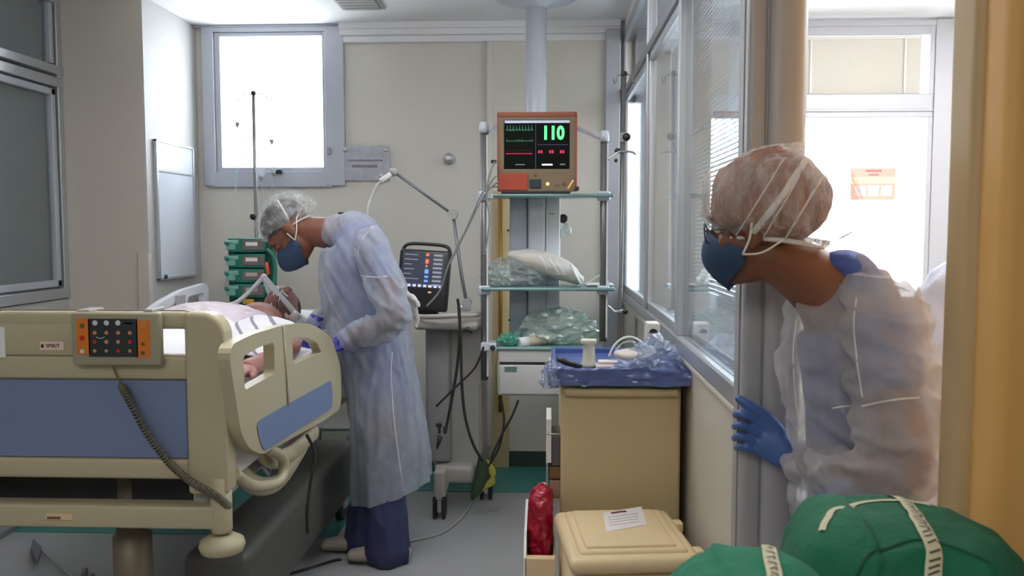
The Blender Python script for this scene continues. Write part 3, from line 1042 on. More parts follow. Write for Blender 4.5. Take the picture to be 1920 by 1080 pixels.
def shelf(v, x0u, x1u, th=.016):
    z = P(1000, v, YQ).z
    x0_, x1_ = P(x0u, v, YQ).x, P(x1u, v, YQ).x
    b = B().box((x0_, YQ - .06, z - th), (x1_, 4.42, z), .006, 3)
    obj('shelf', b, M_gsh, pn)
    return z
z1s = shelf(364, 912, 1150)
z2s = shelf(538, 903, 1152)
z3s = shelf(648, 930, 1128)
# diagonal rear bars at the top
bb = B().tube([P(1080, 240, 4.45), V((pxr, YQ, P(1132, 262, YQ).z))], .01, 8).tube([P(930, 240, 4.45), V((pxl, YQ, P(908, 256, YQ).z))], .01, 8)
bb.tube([P(930, 240, 4.45), P(1080, 240, 4.45)], .01, 8)
obj('top_bar', bb, M_pend, pn)
# drawer unit
a_, c_ = P(932, 743, YQ - .06), P(1056, 655, YQ - .06)
dw = obj('drawer_unit', B().box((a_.x, YQ - .05, a_.z), (c_.x, 4.42, c_.z), .012, 3), mat('light_grey_drawer', (.46, .46, .45), .4, var=.03), pn)
obj('drawer_front', B().box((a_.x + .012, YQ - .066, a_.z + .01), (c_.x - .004, YQ - .05, P(940, 684, YQ - .06).z), .006, 3), mat('light_grey_drawer_front', (.5, .5, .49), .4), dw)
obj('drawer_gap', B().box((a_.x + .012, YQ - .056, P(940, 684, YQ - .06).z + .001), (c_.x - .004, YQ - .05, P(940, 679, YQ - .06).z)), M_black, dw)
ha, hb = P(946, 697, YQ - .07), P(969, 688, YQ - .07)
obj('drawer_label', B().box((ha.x, YQ - .069, ha.z), (hb.x, YQ - .065, hb.z)), mat('teal_label', srgb(90, 118, 112), .4), dw)
obj('side_bracket', B().box((P(903, 640, YQ).x, YQ - .07, P(903, 655, YQ).z), (P(932, 640, YQ).x, YQ + .05, P(903, 640, YQ).z), .006), M_pend, pn)
obj('bracket_knob', B().lathe(P(924, 652, YQ - .08), [(.01, 0), (.014, .01), (.01, .02)], 12, (0, -1, 0)), M_black, pn)

# patient monitor
a_, c_ = P(932, 358, 4.12), P(1082, 210, 4.12)
ym = 4.14
a_.z = z1s + .004
mo = thing('patient_monitor', ((a_.x + c_.x) / 2, ym + .08, a_.z), 'orange framed patient monitor reading 110 on the top shelf', 'monitor')
M_mon = mat('orange_brown_bezel', srgb(140, 76, 52), .45, var=.12, vscale=9)
M_mon2 = mat('olive_brown_bezel', srgb(120, 104, 80), .5, var=.1, vscale=12)
obj('case', B().box((a_.x + .015, ym + .02, a_.z + .005), (c_.x - .015, ym + .16, c_.z - .015), .02, 3), M_mon, mo)
X = lambda u: P(u, 280, ym).x
Z = lambda v: P(1000, v, ym).z
fr = B().prism([(X(932), Z(359)), (X(1082), Z(359)), (X(1082), Z(210)), (X(932), Z(210))], [[(X(945), Z(317)), (X(945), Z(225)), (X(1068), Z(225)), (X(1068), Z(317))]], ym, ym + .03, lambda a, b, d: V((a, d, b)))
o = obj('bezel', fr, M_mon2, mo)
md = o.modifiers.new('bevel', 'BEVEL'); md.width = .003; md.segments = 2; md.limit_method = 'ANGLE'
obj('bezel_rim', B().box((X(932), ym - .003, Z(219)), (X(1082), ym + .02, Z(210)), .003).box((X(932), ym - .003, Z(320)), (X(936), ym, Z(215))).box((X(1078), ym - .003, Z(359)), (X(1082), ym, Z(215))), M_mon, mo)
obj('screen', B().box((X(944), ym + .012, Z(318)), (X(1069), ym + .016, Z(224))), mat('black_screen_glass', (.002, .004, .003), .35, spec=.12), mo)
ys = ym + .0115
def em(name, c, s=1.0):
    return mat(name, c, .5, var=0, emit=(c, s))
G1 = em('green_digits', (.12, 1, .28), 1.0)
obj('status_bar', B().box((X(946), ys - .001, Z(230)), (X(1068), ys, Z(225))), em('pale_status_bar', (.55, .6, .75), .5), mo)
tx, tz = X(1037), Z(250)
obj('pulse_reading', text_mesh('110', .088, lambda a, b: V((tx + a * .82, ys - .001, tz + b)), .0035), G1, mo, label='green number 110 on the screen')
def wave(name, u0, u1, v, amp, per, m, r=.0009, seed=0, noisy=.3):
    r_ = random.Random(seed)
    pts = []
    n = 90
    for i in range(n + 1):
        t = i / n
        ph = (t * per) % 1
        y = 0
        if per:
            y = amp * (math.exp(-((ph - .5) / .05) ** 2) - .25 * math.exp(-((ph - .6) / .06) ** 2)) + amp * noisy * r_.uniform(-.3, .3)
        p = V((X(u0 + (u1 - u0) * t), ys - .001, Z(v) + y))
        pts.append(p)
    obj(name, B().tube(pts, r, 4), m, mo)
Gd = em('dim_green_trace', (.1, .42, .24), .35)
Rd = em('red_trace', (.7, .02, .1), .5)
wave('trace', 948, 1000, 243, .022, 9, Gd, seed=1)
wave('trace', 948, 1000, 264, .010, 11, Gd, seed=2)
wave('trace', 948, 998, 288, .006, 9, Rd, .0016, 3)
wave('trace', 948, 998, 282, .008, 9, mat('dark_red_trace', (.12, .01, .02), .5), .0009, 4)
obj('divider', B().box((X(1004), ys - .001, Z(316)), (X(1004.6), ys, Z(232))).box((X(1008), ys - .001, Z(271.4)), (X(1066), ys, Z(270.8))), em('violet_line', (.15, .12, .35), .3), mo)
for u in (1013, 1034, 1054):
    obj('pressure_reading', B().box((X(u - 4), ys - .001, Z(287)), (X(u - .8), ys, Z(281.5))).box((X(u + .8), ys - .001, Z(287)), (X(u + 4), ys, Z(281.5))), Rd, mo)
obj('status_text', B().box((X(1016), ys - .001, Z(310)), (X(1036), ys, Z(307))), em('white_text', (.8, .8, .8), .8), mo)
obj('status_text', B().box((X(1050), ys - .001, Z(309)), (X(1060), ys, Z(307))).box((X(966), ys - .001, Z(309)), (X(984), ys, Z(307.5))), em('grey_text', (.25, .25, .28), .4), mo)
obj('module', B().box((X(934), ym - .006, Z(357)), (X(990), ym + .01, Z(325)), .004), mat('red_orange_module', srgb(160, 62, 38), .5), mo)
obj('socket', B().box((X(993), ym - .008, Z(353)), (X(1015), ym + .01, Z(336)), .004), mat('navy_socket', (.02, .03, .045), .4), mo)
obj('lamp', B().lathe(V((X(1004), ym, Z(329))), [(.007, 0), (.006, .003)], 10, (0, -1, 0)), mat('dark_red_lamp', (.2, .01, .01), .3), mo)
for u, m_ in ((1027, em('amber_lamp', (1, .7, .25), .6)), (1045, M_mon2), (1058, M_mon)):
    obj('knob', B().lathe(V((X(u), ym, Z(345))), [(.009, 0), (.008, .008)], 12, (0, -1, 0)), m_, mo)
obj('corner_lamp', B().tube([V((X(1065), ym - .002, Z(354))), V((X(1075), ym - .002, Z(338)))], .004, 8), em('amber_glow', (.9, .45, .15), .35), mo)
obj('plug', B().box((X(1078), ym - .02, Z(358)), (X(1086), ym, Z(350)), .003), M_black, mo)
obj('foot', B().box((X(940), ym + .0, z1s + .0), (X(1070), ym + .13, Z(358)), .002), M_black, mo)

# cables tied at the left post
cb_ = thing('monitor_cables', P(912, 370, 4.12), 'bundle of grey monitor leads looped round the left pendant post', 'cables')
for pts in ([(935, 340), (922, 350), (905, 370), (885, 410), (860, 460), (843, 495)],
            [(935, 350), (918, 352), (900, 368), (880, 415), (856, 465), (838, 505), (825, 545), (800, 575)],
            [(930, 330), (918, 345), (912, 370), (918, 405), (915, 440), (908, 480)],
            [(928, 304), (922, 315), (915, 340), (910, 365)]):
    obj('lead', B().tube(dense([P(u, v_, 4.06 - .01 * i) for i, (u, v_) in enumerate(pts)]), .0045, 8), M_pole, cb_)
p = P(926, 303, 4.08)
obj('connector', B().box(p - V((.014, .01, .008)), p + V((.012, .01, .008)), .003), M_black, cb_)
p = P(915, 366, 4.08)
obj('connector', B().box(p - V((.03, .02, .02)), p + V((.022, .02, .012)), .006), M_alu, cb_)

# brass pipe behind the pendant
pb = B()
for u, r_ in ((938, .011),):
    pb.tube([V((P(u, 500, 5.08).x, 5.08, .35)), V((P(u, 500, 5.08).x, 5.08, 1.66))], r_, 10)
one('wall_pipe', pb, mat('brass_pipe', srgb(150, 110, 45), .4, .5), 'brass pipe running up the back wall behind the left pendant post', 'pipe')
struct('trim_18', B().box((P(925, 500, YB).x, YB - .05, 0), (P(955, 500, YB).x, YB - .02, 1.68), .004), mat('tan_wall_strip', srgb(196, 176, 130), .5))

# suction gauge and jar
sj = thing('suction_regulator', P(1058, 430, 4.5), 'black suction gauge with small clear jar beside the pendant head', 'gauge')
p = P(1056, 410, 4.46)
obj('gauge', B().lathe(p + V((0, .03, 0)), [(.02, 0), (.024, .01), (.024, .04), (.018, .045)], 16, (0, -1, 0)), M_black, sj)
obj('bracket', B().box((xb - .01, 4.46, p.z - .012), (p.x + .015, 4.5, p.z + .012), .003), M_alu, sj)
p = P(1062, 431, 4.46)
obj('jar', B().lathe(p - V((0, 0, .03)), [(.018, 0), (.026, .008), (.027, .04), (.015, .05), (.012, .065)], 18), glass_mat('jar_glass', (.8, .85, .85), 1.5, haze=.25, hcol=(.9, .9, .85), refl=2), sj)
obj('valve', B().box(P(1046, 446, 4.48), P(1052, 430, 4.45), .002), M_gpl, sj)

# ------------------------------------------------------------------ crumpled plastic
def crumple(c, r, amp, sc, m, seed=0,  flat=.0, sub=4, squash=1.0, smooth=False):
    bm = bmesh.new()
    bmesh.ops.create_icosphere(bm, subdivisions=sub, radius=1)
    for v_ in bm.verts:
        p = v_.co.copy()
        n_ = noise.noise(p * sc + V((seed, 0, 0)))
        n2 = noise.noise(p * sc * 2.7 + V((0, seed, 0)))
        cell = noise.cell(p * sc * 2 + V((seed, seed, 0)))
        k = 1 + amp * (abs(n_) * 2.0 - .5) + amp * .55 * (abs(n2) * 2 - .5)
        q = V((p.x * r[0] * k, p.y * r[1] * k, p.z * r[2] * k))
        if q.z < -r[2] * flat:
            q.z = -r[2] * flat
        v_.co = V(c) + q
    b = B()
    b.bm(bm, smooth)
    return b
M_film = glass_mat('clear_plastic_film', (.90, .95, .95), 1.45, .12, haze=.22, hcol=(.80, .86, .85), refl=2.2)
M_filmg = glass_mat('greenish_plastic_film', (.82, .93, .90), 1.45, .12, haze=.30, hcol=(.70, .80, .76), refl=2.0)
M_filmb = glass_mat('bluish_plastic_film', (.8, .86, .97), 1.45, .1, haze=.25, hcol=(.6, .68, .82), refl=2.5)
c = P(962, 508, YQ + .1)
o = one('plastic_bag', crumple((c.x, YQ + .1, z2s + .052), (.155, .11, .075), .28, 2.6, M_film, 3, .62), M_film, 'crumpled clear plastic bag on the middle pendant shelf', 'plastic bag')
one('plastic_bag', crumple((P(930, 510, YQ).x, YQ + .06, z2s + .046), (.07, .09, .06), .3, 3, M_film, 9, .7), M_film, 'smaller clear plastic bag spilling at the left end of the middle pendant shelf', 'plastic bag')
# rolled white cushion with straps
rb = B().loft([((P(960, 480, YQ).x, YQ + .13, z2s + .15), .03, .07), ((P(990, 480, YQ).x, YQ + .12, z2s + .135), .05, .085), ((P(1030, 500, YQ).x, YQ + .12, z2s + .105), .058, .09),
               ((P(1062, 510, YQ).x, YQ + .12, z2s + .07), .05, .085), ((P(1085, 528, YQ).x, YQ + .12, z2s + .035), .03, .075)], (0, 1, 0), 28)
me = fuse(rb, .008, 3, lambda p, n_: fold(p, (8, 8, 20), .006, 3))
rc = thing('rolled_cushion', (P(1030, 500, YQ).x, YQ + .12, z2s), 'off-white rolled cushion leaning on the middle pendant shelf', 'cushion')
link('roll', me, mat('off_white_vinyl', (.62, .60, .55), .5, var=.05, bump=.1, bscale=40), rc)
tr_ = BVHTree.FromPolygons([WM[rc.name] @ v_.co for v_ in me.vertices], [tuple(p.vertices) for p in me.polygons])
for u in (1020, 1042, 1056):
    b = B()
    ribbon(b, [P(u - 8, 466 + (u - 1020) * .4, YQ), P(u, 490 + (u - 1020) * .4, YQ - .02), P(u + 2, 520 + (u - 1020) * .2, YQ)], .012, tr_)
    obj('strap', b, M_sheet, rc)
obj('flap', B().tube([P(1072, 500, YQ + .02), P(1080, 518, YQ), P(1088, 532, YQ)], [(.05, .008)] * 3, 10, side=(0, 1, 0)), M_white, rc)
one('paper_sheet', B().tube(dense([P(1082, 536, YQ + .04), P(1105, 528, YQ + .04), P(1128, 516, YQ + .04), P(1145, 536, YQ + .04)], 4), (.003), 4).box(P(1100, 536, YQ + .02), P(1148, 530, YQ + .14), .01), M_white, 'crumpled white wrapper at the right end of the middle pendant shelf', 'wrapper')
c = P(1045, 618, YQ + .1)
o = one('plastic_bag', crumple((c.x, YQ + .1, z3s + .075), (.20, .13, .095), .26, 2.4, M_filmg, 5, .72), M_filmg, 'big greenish crumpled plastic bag on the lowest pendant shelf', 'plastic bag')
c = P(955, 632, YQ)
one('oxygen_mask', crumple((c.x, YQ - .0, z3s + .03), (.055, .06, .035), .2, 2.2, None, 11, .8), glass_mat('teal_mask_plastic', (.3, .75, .62), 1.5, .1, haze=.35, hcol=(.15, .55, .45), refl=2), 'small teal plastic breathing mask on the lowest pendant shelf', 'mask')
gb = thing('gauze_roll', P(975, 640, YQ), 'white end of a beige gauze roll on the lowest pendant shelf', 'gauze roll')
rl_ = B().tube([P(972, 643, YQ - .03), P(990, 640, YQ - .0)], [.026, .026], 18)
obj('roll_end', rl_, M_white, gb)
obj('wrap', B().tube([P(990, 640, YQ - .0), P(1040, 634, YQ + .06)], [.026, .024], 18), mat('beige_gauze', (.55, .46, .36), .8, bump=.2), gb)

# ------------------------------------------------------------------ IV pole beside the partition
def ivpole(name, base, top, label, knobv, hook=.07, reach=.22):
    t_ = thing(name, (base.x, base.y, 0), label, 'IV pole')
    obj('pole', B().tube([V((base.x, base.y, .06)), top], .0095, 12), M_pole, t_)
    for s_ in (-1, 1):
        h = dense([top + V((0, 0, -.01)), top + V((s_ * hook * .6, 0, -.005)), top + V((s_ * hook * 1.1, 0, -.012)), top + V((s_ * hook * 1.25, 0, -.035)), top + V((s_ * hook * 1.5, 0, -.045)), top + V((s_ * hook * 1.75, 0, -.02))], 5)
        obj('hook', B().tube(h, .0028, 6), M_pole, t_)
    obj('tip', B().lathe(top - V((0, 0, .012)), [(.011, 0), (.014, .006), (.012, .02), (.004, .024)], 12), M_black, t_)
    for k in range(5):
        a = 2 * pi * k / 5 + .3
        e = V((base.x + reach * cos(a), base.y + reach * sin(a), .055))
        lg = obj('leg', B().tube([V((base.x, base.y, .09)), e], [.014, .010], 8), M_gpl, t_)
        obj('castor', B().tube([e - V((.01, 0, .03)), e - V((-.01, 0, .03))], .025, 14), M_rub, lg)
    return t_
YI = 4.03
top = P(1171, 138, YI)
bt = P(1163, 600, YI)
ip = ivpole('iv_pole', V((bt.x - .012, YI, 0)), top, 'steel IV pole with black knob standing against the glazed partition', 257, .03, .085)
obj('clamp_knob', B().sph(P(1175, 257, YI - .02), .019), M_black, ip)
obj('clamp', B().box(P(1162, 268, YI + .015), P(1176, 248, YI - .015), .004), M_gpl, ip)
p = P(1158, 283, YI - .01)
obj('clamp_knob', B().sph(p, .014), M_black, ip)
obj('cross_arm', B().tube(dense([P(1140, 300, YI - .02), P(1158, 286, YI - .02), P(1168, 284, YI - .02), P(1185, 285, YI - .02), P(1192, 290, YI - .02)], 4), .005, 8), M_steel, ip)
p = P(1155, 301, YI - .01)
obj('clamp_knob', B().sph(p, .009), M_black, ip)
obj('clamp_knob', B().sph(P(1172, 584, YI - .02), .014), M_black, ip)
obj('clamp', B().tube([P(1140, 572, YI - .02), P(1152, 585, YI - .02), P(1170, 583, YI - .02)], .008, 8), M_steel, ip)

# IV pole with infusion pumps near the window
YV = 4.78
top = P(475, 174, YV)
ip2 = ivpole('iv_pole', V((top.x, YV, 0)), top, 'steel IV pole with a row of fluid bags in front of the window', 0, .06)
obj('clamp_knob', B().sph(P(475, 406, YV - .02), .02, 12), M_black, ip2)
M_bag = glass_mat('clear_fluid_bag', (.92, .95, .96), 1.4, .1, haze=.35, hcol=(.85, .87, .9), refl=2)
M_faint = mat('faint_print', (.75, .75, .82), .5, trans=.6, clear=.5)
def ivbag(u, v0, v1, wpx, lab, port=True):
    a, c = P(u, v0, YV - .02), P(u, v1, YV - .02)
    h = a.z - c.z
    w_ = wpx * YV / 1600
    t_ = thing('fluid_bag', (a.x, YV - .02, c.z), lab, 'fluid bag', 'fluid bags hanging before the window')
    secs = [((a.x, a.y, a.z), .004, w_ * .3), ((a.x, a.y, a.z - h * .12), .008, w_ * .46), ((a.x, a.y, a.z - h * .5), .018, w_ * .5), ((a.x, a.y, a.z - h * .85), .016, w_ * .46), ((a.x, a.y, c.z), .006, w_ * .2)]
    obj('bag', B().loft(secs, (1, 0, 0), 20, 4), M_bag, t_)
    obj('label_patch', B().box((a.x - w_ * .3, a.y - .022, c.z + h * .3), (a.x + w_ * .3, a.y - .0195, c.z + h * .5)), M_faint, t_)
    if port:
        pt = B().lathe((a.x, a.y, c.z - .028), [(.005, 0), (.006, .01), (.012, .014), (.012, .026), (.006, .03)], 10)
        obj('port', pt, M_gpl, t_)
        obj('line', B().tube(dense([V((a.x, a.y, c.z - .03)), V((a.x + .01, a.y, c.z - .15)), V((a.x - .012, a.y + .01, c.z - .3))]), .002, 6), M_film, t_)
ivbag(444, 192, 230, 22, 'clear fluid bag with dark port on the left hook of the window IV pole')
ivbag(508, 190, 262, 22, 'clear fluid bag on the right hook of the window IV pole')
ivbag(488, 255, 330, 24, 'lower fluid bag with grey label hanging close to the window IV pole')
ivbag(512, 280, 322, 16, 'small drip chamber bag lowest on the right of the window IV pole')
obj('line', B().tube(dense([P(442, 232, YV), P(444, 300, YV), P(440, 380, YV), P(436, 445, YV - .03)]), .0025, 6), glass_mat('pale_tube', (.7, .9, .92), haze=.4, hcol=(.6, .8, .85)), ip2)

# infusion pump stack
M_teal2 = mat('teal_green_pump', srgb(28, 112, 96), .4, var=.12, vscale=10)
M_teal3 = mat('pale_teal_trim', srgb(110, 160, 150), .4, var=.1)
M_lab = mat('grey_brown_label', srgb(108, 96, 92), .5, var=.15, vscale=20)
YS = 4.66
rk = thing('pump_rack', P(468, 570, YS), 'dark green back rack that carries the stacked infusion pumps', 'rack')
a_, c_ = P(432, 575, YS + .04), P(512, 446, YS + .04)
obj('column', B().box((a_.x, YS + .02, a_.z), (c_.x, YS + .1, c_.z), .008), mat('deep_green_case', srgb(26, 78, 64), .45), rk)
a_, c_ = P(500, 560, YS), P(517, 462, YS)
obj('side_handle', B().tube(dense([P(500, 468, YS), P(512, 480, YS), P(516, 505, YS), P(512, 540, YS - .01), P(502, 556, YS)], 6), .012, 10), M_teal2, rk)
obj('clamp', B().tube([P(474, 520, YS + .1), V((top.x, YV, P(474, 520, YS + .1).z))], .02, 12), M_gpl, rk)
obj('lock', B().tube([P(499, 492, YS - .01), P(503, 515, YS - .01)], .012, 10), mat('coral_red_lock', srgb(205, 88, 62), .45), rk)
pos = ['topmost', 'second from the top', 'third from the top', 'fourth from the top', 'lowest']
vs_ = [447, 476, 504, 532]
H_ = .082
for k in range(4):
    v0 = vs_[k]
    a_, c_ = P(426, v0 + 25.5, YS), P(498, v0, YS)
    t_ = thing('infusion_pump', (a_.x, YS, a_.z), 'teal infusion pump with grey label, ' + (pos[k] if k < 3 else 'lowest') + ' of the stack by the window', 'infusion pump', 'stacked infusion pumps')
    obj('case', B().box((a_.x + .02, YS - .02, a_.z), (c_.x, YS + .02, c_.z), .006, 3), M_teal2, t_)
    kb = B().tube([V((a_.x - .004, YS - .02, c_.z - .022)), V((a_.x + .075, YS - .02, c_.z - .022))], [.012, .014], 12)
    kb.box((a_.x + .005, YS - .03, a_.z + .012), (a_.x + .055, YS, c_.z - .03), .004)
    obj('syringe_drive', kb, M_teal3, t_)
    x0_ = P(457, v0, YS).x
    obj('display', B().box((x0_, YS - .026, a_.z + .012), (c_.x - .006, YS - .018, c_.z - .012), .003), M_lab, t_)
    obj('print', B().box((x0_ + .02, YS - .028, a_.z + .035), (x0_ + .085, YS - .026, c_.z - .02)), M_white if k < 2 else M_gpl, t_)
    obj('drive_knob', B().lathe((a_.x + .012, YS - .02, (a_.z + c_.z) / 2 + .01), [(.012, 0), (.012, .014), (.006, .02)], 12, (0, -1, 0)), M_teal2, t_)
p = P(468, 565, YS)
obj('status_lamp', B().box(p - V((.03, .03, .012)), p + V((.03, 0, .014)), .003), mat('amber_label', srgb(200, 150, 60), .5), rk)

# ------------------------------------------------------------------ ventilator on cart
YW = 4.3
vt = thing('ventilator', (P(845, 800, YW).x, YW, 0), 'black screen ventilator on a light grey wheeled cart behind the bending nurse', 'ventilator')
XX = lambda u: P(u, 520, YW).x
ZZ = lambda v: P(800, v, YW).z
tilt = Matrix.Translation(V((XX(793), YW, ZZ(520)))) @ Matrix.Rotation(radians(4), 4, 'Y') @ Matrix.Rotation(radians(-8), 4, 'X') @ Matrix.Rotation(radians(-6), 4, 'Z')
def VB(u0, v0, u1, v1, y0, y1, bev=0, seg=2):
    cx, cz = XX(793), ZZ(520)
    return B().box((XX(u0) - cx, y0, ZZ(v1) - cz), (XX(u1) - cx, y1, ZZ(v0) - cz), bev, seg, tilt)
scb = VB(745, 468, 842, 582, -.01, .05, .015, 3)
obj('screen_case', scb, M_black, vt)
cx, cz = XX(793), ZZ(520)
hp = [tilt @ V((XX(u) - cx, .02, ZZ(v_) - cz)) for u, v_ in ((747, 475), (752, 462), (764, 457), (790, 456), (822, 457), (836, 462), (841, 478))]
obj('handle', B().tube(dense(hp, 4), .009, 10), M_black, vt)
sc_ = obj('screen', VB(753, 474, 832, 540, -.014, -.009), mat('dark_blue_screen', (.03, .035, .05), .25, emit=((.10, .11, .15), .3)), vt)
def sgm(name, lst, m):
    b = B()
    for (u0, v0, u1, v1) in lst:
        q_ = VB(u0, v0, u1, v1, -.0165, -.0145)
        b.add(q_.v, q_.f)
    obj(name, b, m, sc_)
sgm('readout', [(797, 475, 803, 480), (797, 486, 803, 494), (798, 497, 801, 501)], em('red_readout', (.8, .15, .08), .8))
sgm('readout', [(797, 505, 804, 513), (797, 517, 804, 521), (797, 525, 804, 529)], em('blue_readout', (.15, .3, .9), .8))
sgm('menu_text', [(757, 478 + k * 9, 757 + random.randint(12, 32), 479.5 + k * 9) for k in range(6)], em('grey_screen_text', (.3, .33, .38), .3))
sgm('menu_text', [(812, 476 + k * 8, 829, 480 + k * 8) for k in range(8)], em('grey_key_text', (.3, .32, .36), .25))
sgm('key_row', [(756 + k * 10, 534, 762 + k * 10, 538.5) for k in range(8)], em('lilac_keys', (.5, .5, .8), .9))
obj('neck', B().box((XX(772), YW + .03, ZZ(600)), (XX(818), YW + .1, ZZ(560)), .01), M_black, vt)
obj('lamp', VB(806, 546, 812, 549, -.014, -.009), em('amber_dot', (.7, .4, .15), .6), vt)
M_vent = mat('warm_grey_cart', srgb(168, 164, 156), .45, var=.04)
obj('cart_body', B().box((XX(795), YW + .02, ZZ(870)), (XX(842), YW + .22, ZZ(598)), .02, 3), mat('grey_cart_column', (.28, .28, .29), .45), vt)
obj('cabinet', B().box((XX(818), YW + .08, ZZ(890)), (XX(902), YW + .4, ZZ(618)), .02, 3), M_vent, vt)
obj('cabinet_door', B().box((XX(826), YW + .072, ZZ(880)), (XX(896), YW + .08, ZZ(722)), .004), mat('pale_grey_door', (.35, .35, .33), .5), vt)
hr = B().tube(dense([P(770, 592, YW - .05), P(800, 594, YW - .12), P(850, 592, YW - .14), P(895, 590, YW - .08), P(902, 584, YW + .02)], 5), .012, 10)
hr.box((XX(780), YW - .1, ZZ(615)), (XX(900), YW + .2, ZZ(598)), .02, 3)
obj('tray_shelf', hr, M_vent, vt)
# cart feet
ft = B()
zf = .10
for e in (P(827, 930, 4.22), P(905, 905, 4.52)):
    ft.tube([V((XX(838), YW + .14, .24)), V((e.x, e.y, .12))], [(.045, .03), (.03, .025)], 12, side=(0, 0, 1))
ft.box((XX(812), YW - .02, ZZ(905)), (XX(886), YW + .3, ZZ(872)), .02, 3)
for s_ in ((XX(827), 4.2), (XX(800), YW + .45), (XX(900), YW + .45)):
    ft.box((s_[0] - .03, s_[1] - .03, .09), (s_[0] + .03, s_[1] + .05, .24), .012, 3)
obj('base', ft, M_vent, vt)
for s_ in ((XX(827), 4.2), (XX(800), YW + .45), (XX(905), YW + .22)):
    w_ = B().box((s_[0] - .032, s_[1] - .045, .0), (s_[0] - .014, s_[1] + .045, .115), .018, 3).box((s_[0] + .014, s_[1] - .045, .0), (s_[0] + .032, s_[1] + .045, .115), .018, 3)
    o = obj('castor', w_, M_rub, vt)
    obj('fork', B().box((s_[0] - .013, s_[1] - .02, .03), (s_[0] + .013, s_[1] + .02, .12), .004), M_alu, o)
# breathing tube arm
aj = [P(875, 568, YW - .1), P(866, 520, YW - .1), P(849, 402, YW - .1), P(738, 322, YW - .15)]
M_arm = mat('slate_grey_arm', (.17, .18, .20), .4, .4)
arm = obj('support_arm', B().tube(aj[:3], .0085, 10).tube([aj[2], aj[3]], .007, 10), M_arm, vt)
obj('arm_joint', B().tube([aj[2] - V((0, .025, 0)), aj[2] + V((0, .025, 0))], .024, 14), M_gpl, arm)
obj('arm_joint', B().sph(aj[3], .022), M_gpl, arm)
obj('arm_joint', B().tube([aj[0] - V((0, .025, 0)), aj[0] + V((0, .025, 0))], .024, 14).box(aj[0] - V((.035, .02, .04)), aj[0] + V((.02, .02, -.01)), .008), M_alu, arm)
obj('tube_holder', B().tube([aj[3], P(714, 341, YW - .17)], [.012, .016], 12), M_white, arm)
obj('breathing_tube', B().tube(dense([P(716, 339, YW - .17), P(705, 352, YW - .18), P(696, 372, YW - .2), P(690, 395, YW - .25), P(690, 440, YW - .3)], 6), .0065, 8), M_gpl, arm)
obj('tube_clip', B().box(P(634, 404, YW - .1), P(646, 398, YW - .06), .003), M_black, arm)
# hoses hanging
hs = [[(858, 560), (862, 600), (858, 680), (845, 760), (838, 795), (835, 812)],
      [(860, 575), (864, 640), (866, 720), (872, 780), (886, 830), (905, 865)],
      [(907, 650), (890, 690), (855, 725), (818, 762)],
      [(940, 748), (945, 790), (935, 840), (915, 875)],
      [(972, 750), (960, 780), (938, 820), (920, 860)]]
for i, h in enumerate(hs):
    one('hose', B().tube(dense([P(u, v_, 4.05 - .01 * i) for u, v_ in h]), .007 if i < 2 else .0055, 8), M_rub,
        ['short black hose hanging from the arm joint beside the nurse', 'long black hose sweeping down to the green plug', 'black cable slung from the drawer unit to the ventilator', 'left black cable dropping under the drawer unit', 'right black cable looping under the drawer unit'][i], 'hose')
ck = thing('tube_clamps', P(830, 810, 4.02), 'two small black clips hanging at the end of a hose', 'clips')
obj('clip', B().box(P(818, 800, 4.02), P(828, 794, 4.0), .003).box(P(822, 812, 4.02), P(826, 800, 4.0), .002).box(P(832, 812, 4.02), P(836, 800, 4.0), .002), M_black, ck)
obj('clip', B().tube([P(825, 818, 4.02), P(822, 832, 4.02), P(819, 842, 4.02)], [.012, .009, .003], 8), M_black, ck)
cp_ = thing('chart_clip', P(876, 622, 4.0), 'black clip on the ventilator tray', 'clip')
obj('clip', B().tube([P(868, 622, 4.02), P(878, 617, 4.02), P(886, 624, 4.02)], [.006, .013, .007], 8), M_black, cp_)
# yellow-green tail of cord
yg = thing('grounding_cord', P(905, 900, 4.25), 'bundle of yellow and green grounding cord hanging near the floor', 'cord')
M_yg = mat('yellow_green_cord', srgb(150, 150, 50), .5, var=.3, vscale=40)
for k in range(4):
    o_ = k * 4
    obj('strand', B().tube(dense([P(900 + o_, 862, 4.2), P(918 + o_ * .8, 885, 4.2), P(926 - o_, 905, 4.2), P(905 - o_, 918, 4.2), P(890, 935, 4.2)]), .007, 8), M_yg, yg)
obj('plug', B().loft([(P(902, 855, 4.2), .015, .015), (P(905, 880, 4.2), .035, .02), (P(895, 915, 4.2), .03, .02), (P(886, 935, 4.2), .008, .008)], (0, 1, 0), 16), mat('dark_green_wrap', srgb(48, 66, 48), .5), yg)
fl = [PZ(u, v_, .006) for u, v_ in ((888, 938), (872, 962), (850, 985), (820, 1002), (770, 1014), (700, 1030))]
obj('tail', B().tube(dense(fl), .0055, 8), M_gpl, yg)

# metal trolley behind the bed head
ty = 4.72
tm = thing('side_trolley', (P(622, 940, ty).x, ty, 0), 'low pale metal trolley standing behind the bed beside the nurse', 'trolley')
x0_, x1_ = P(572, 850, ty - .1).x, P(668, 850, ty - .1).x
M_trl = mat('pale_metal_tube', (.40, .41, .40), .4, .4)
b = B()
zt_ = P(600, 803, ty - .1).z
z2_ = P(600, 920, ty - .1).z
for x in (x0_, x1_):
    for y in (ty - .1, ty + .2):
        obj('leg', B().tube([V((x, y, .03)), V((x, y, zt_))], .011, 10), M_trl, tm)
        obj('castor', B().tube([V((x - .01, y, .025)), V((x + .01, y, .025))], .025, 14), M_rub, tm)
obj('top', B().box((x0_ - .02, ty - .12, zt_ - .012), (x1_ + .02, ty + .22, zt_ + .008), .006), M_trl, tm)
obj('shelf', B().box((x0_ - .02, ty - .12, z2_ - .05), (x1_ + .02, ty + .22, z2_), .01), M_trl, tm)
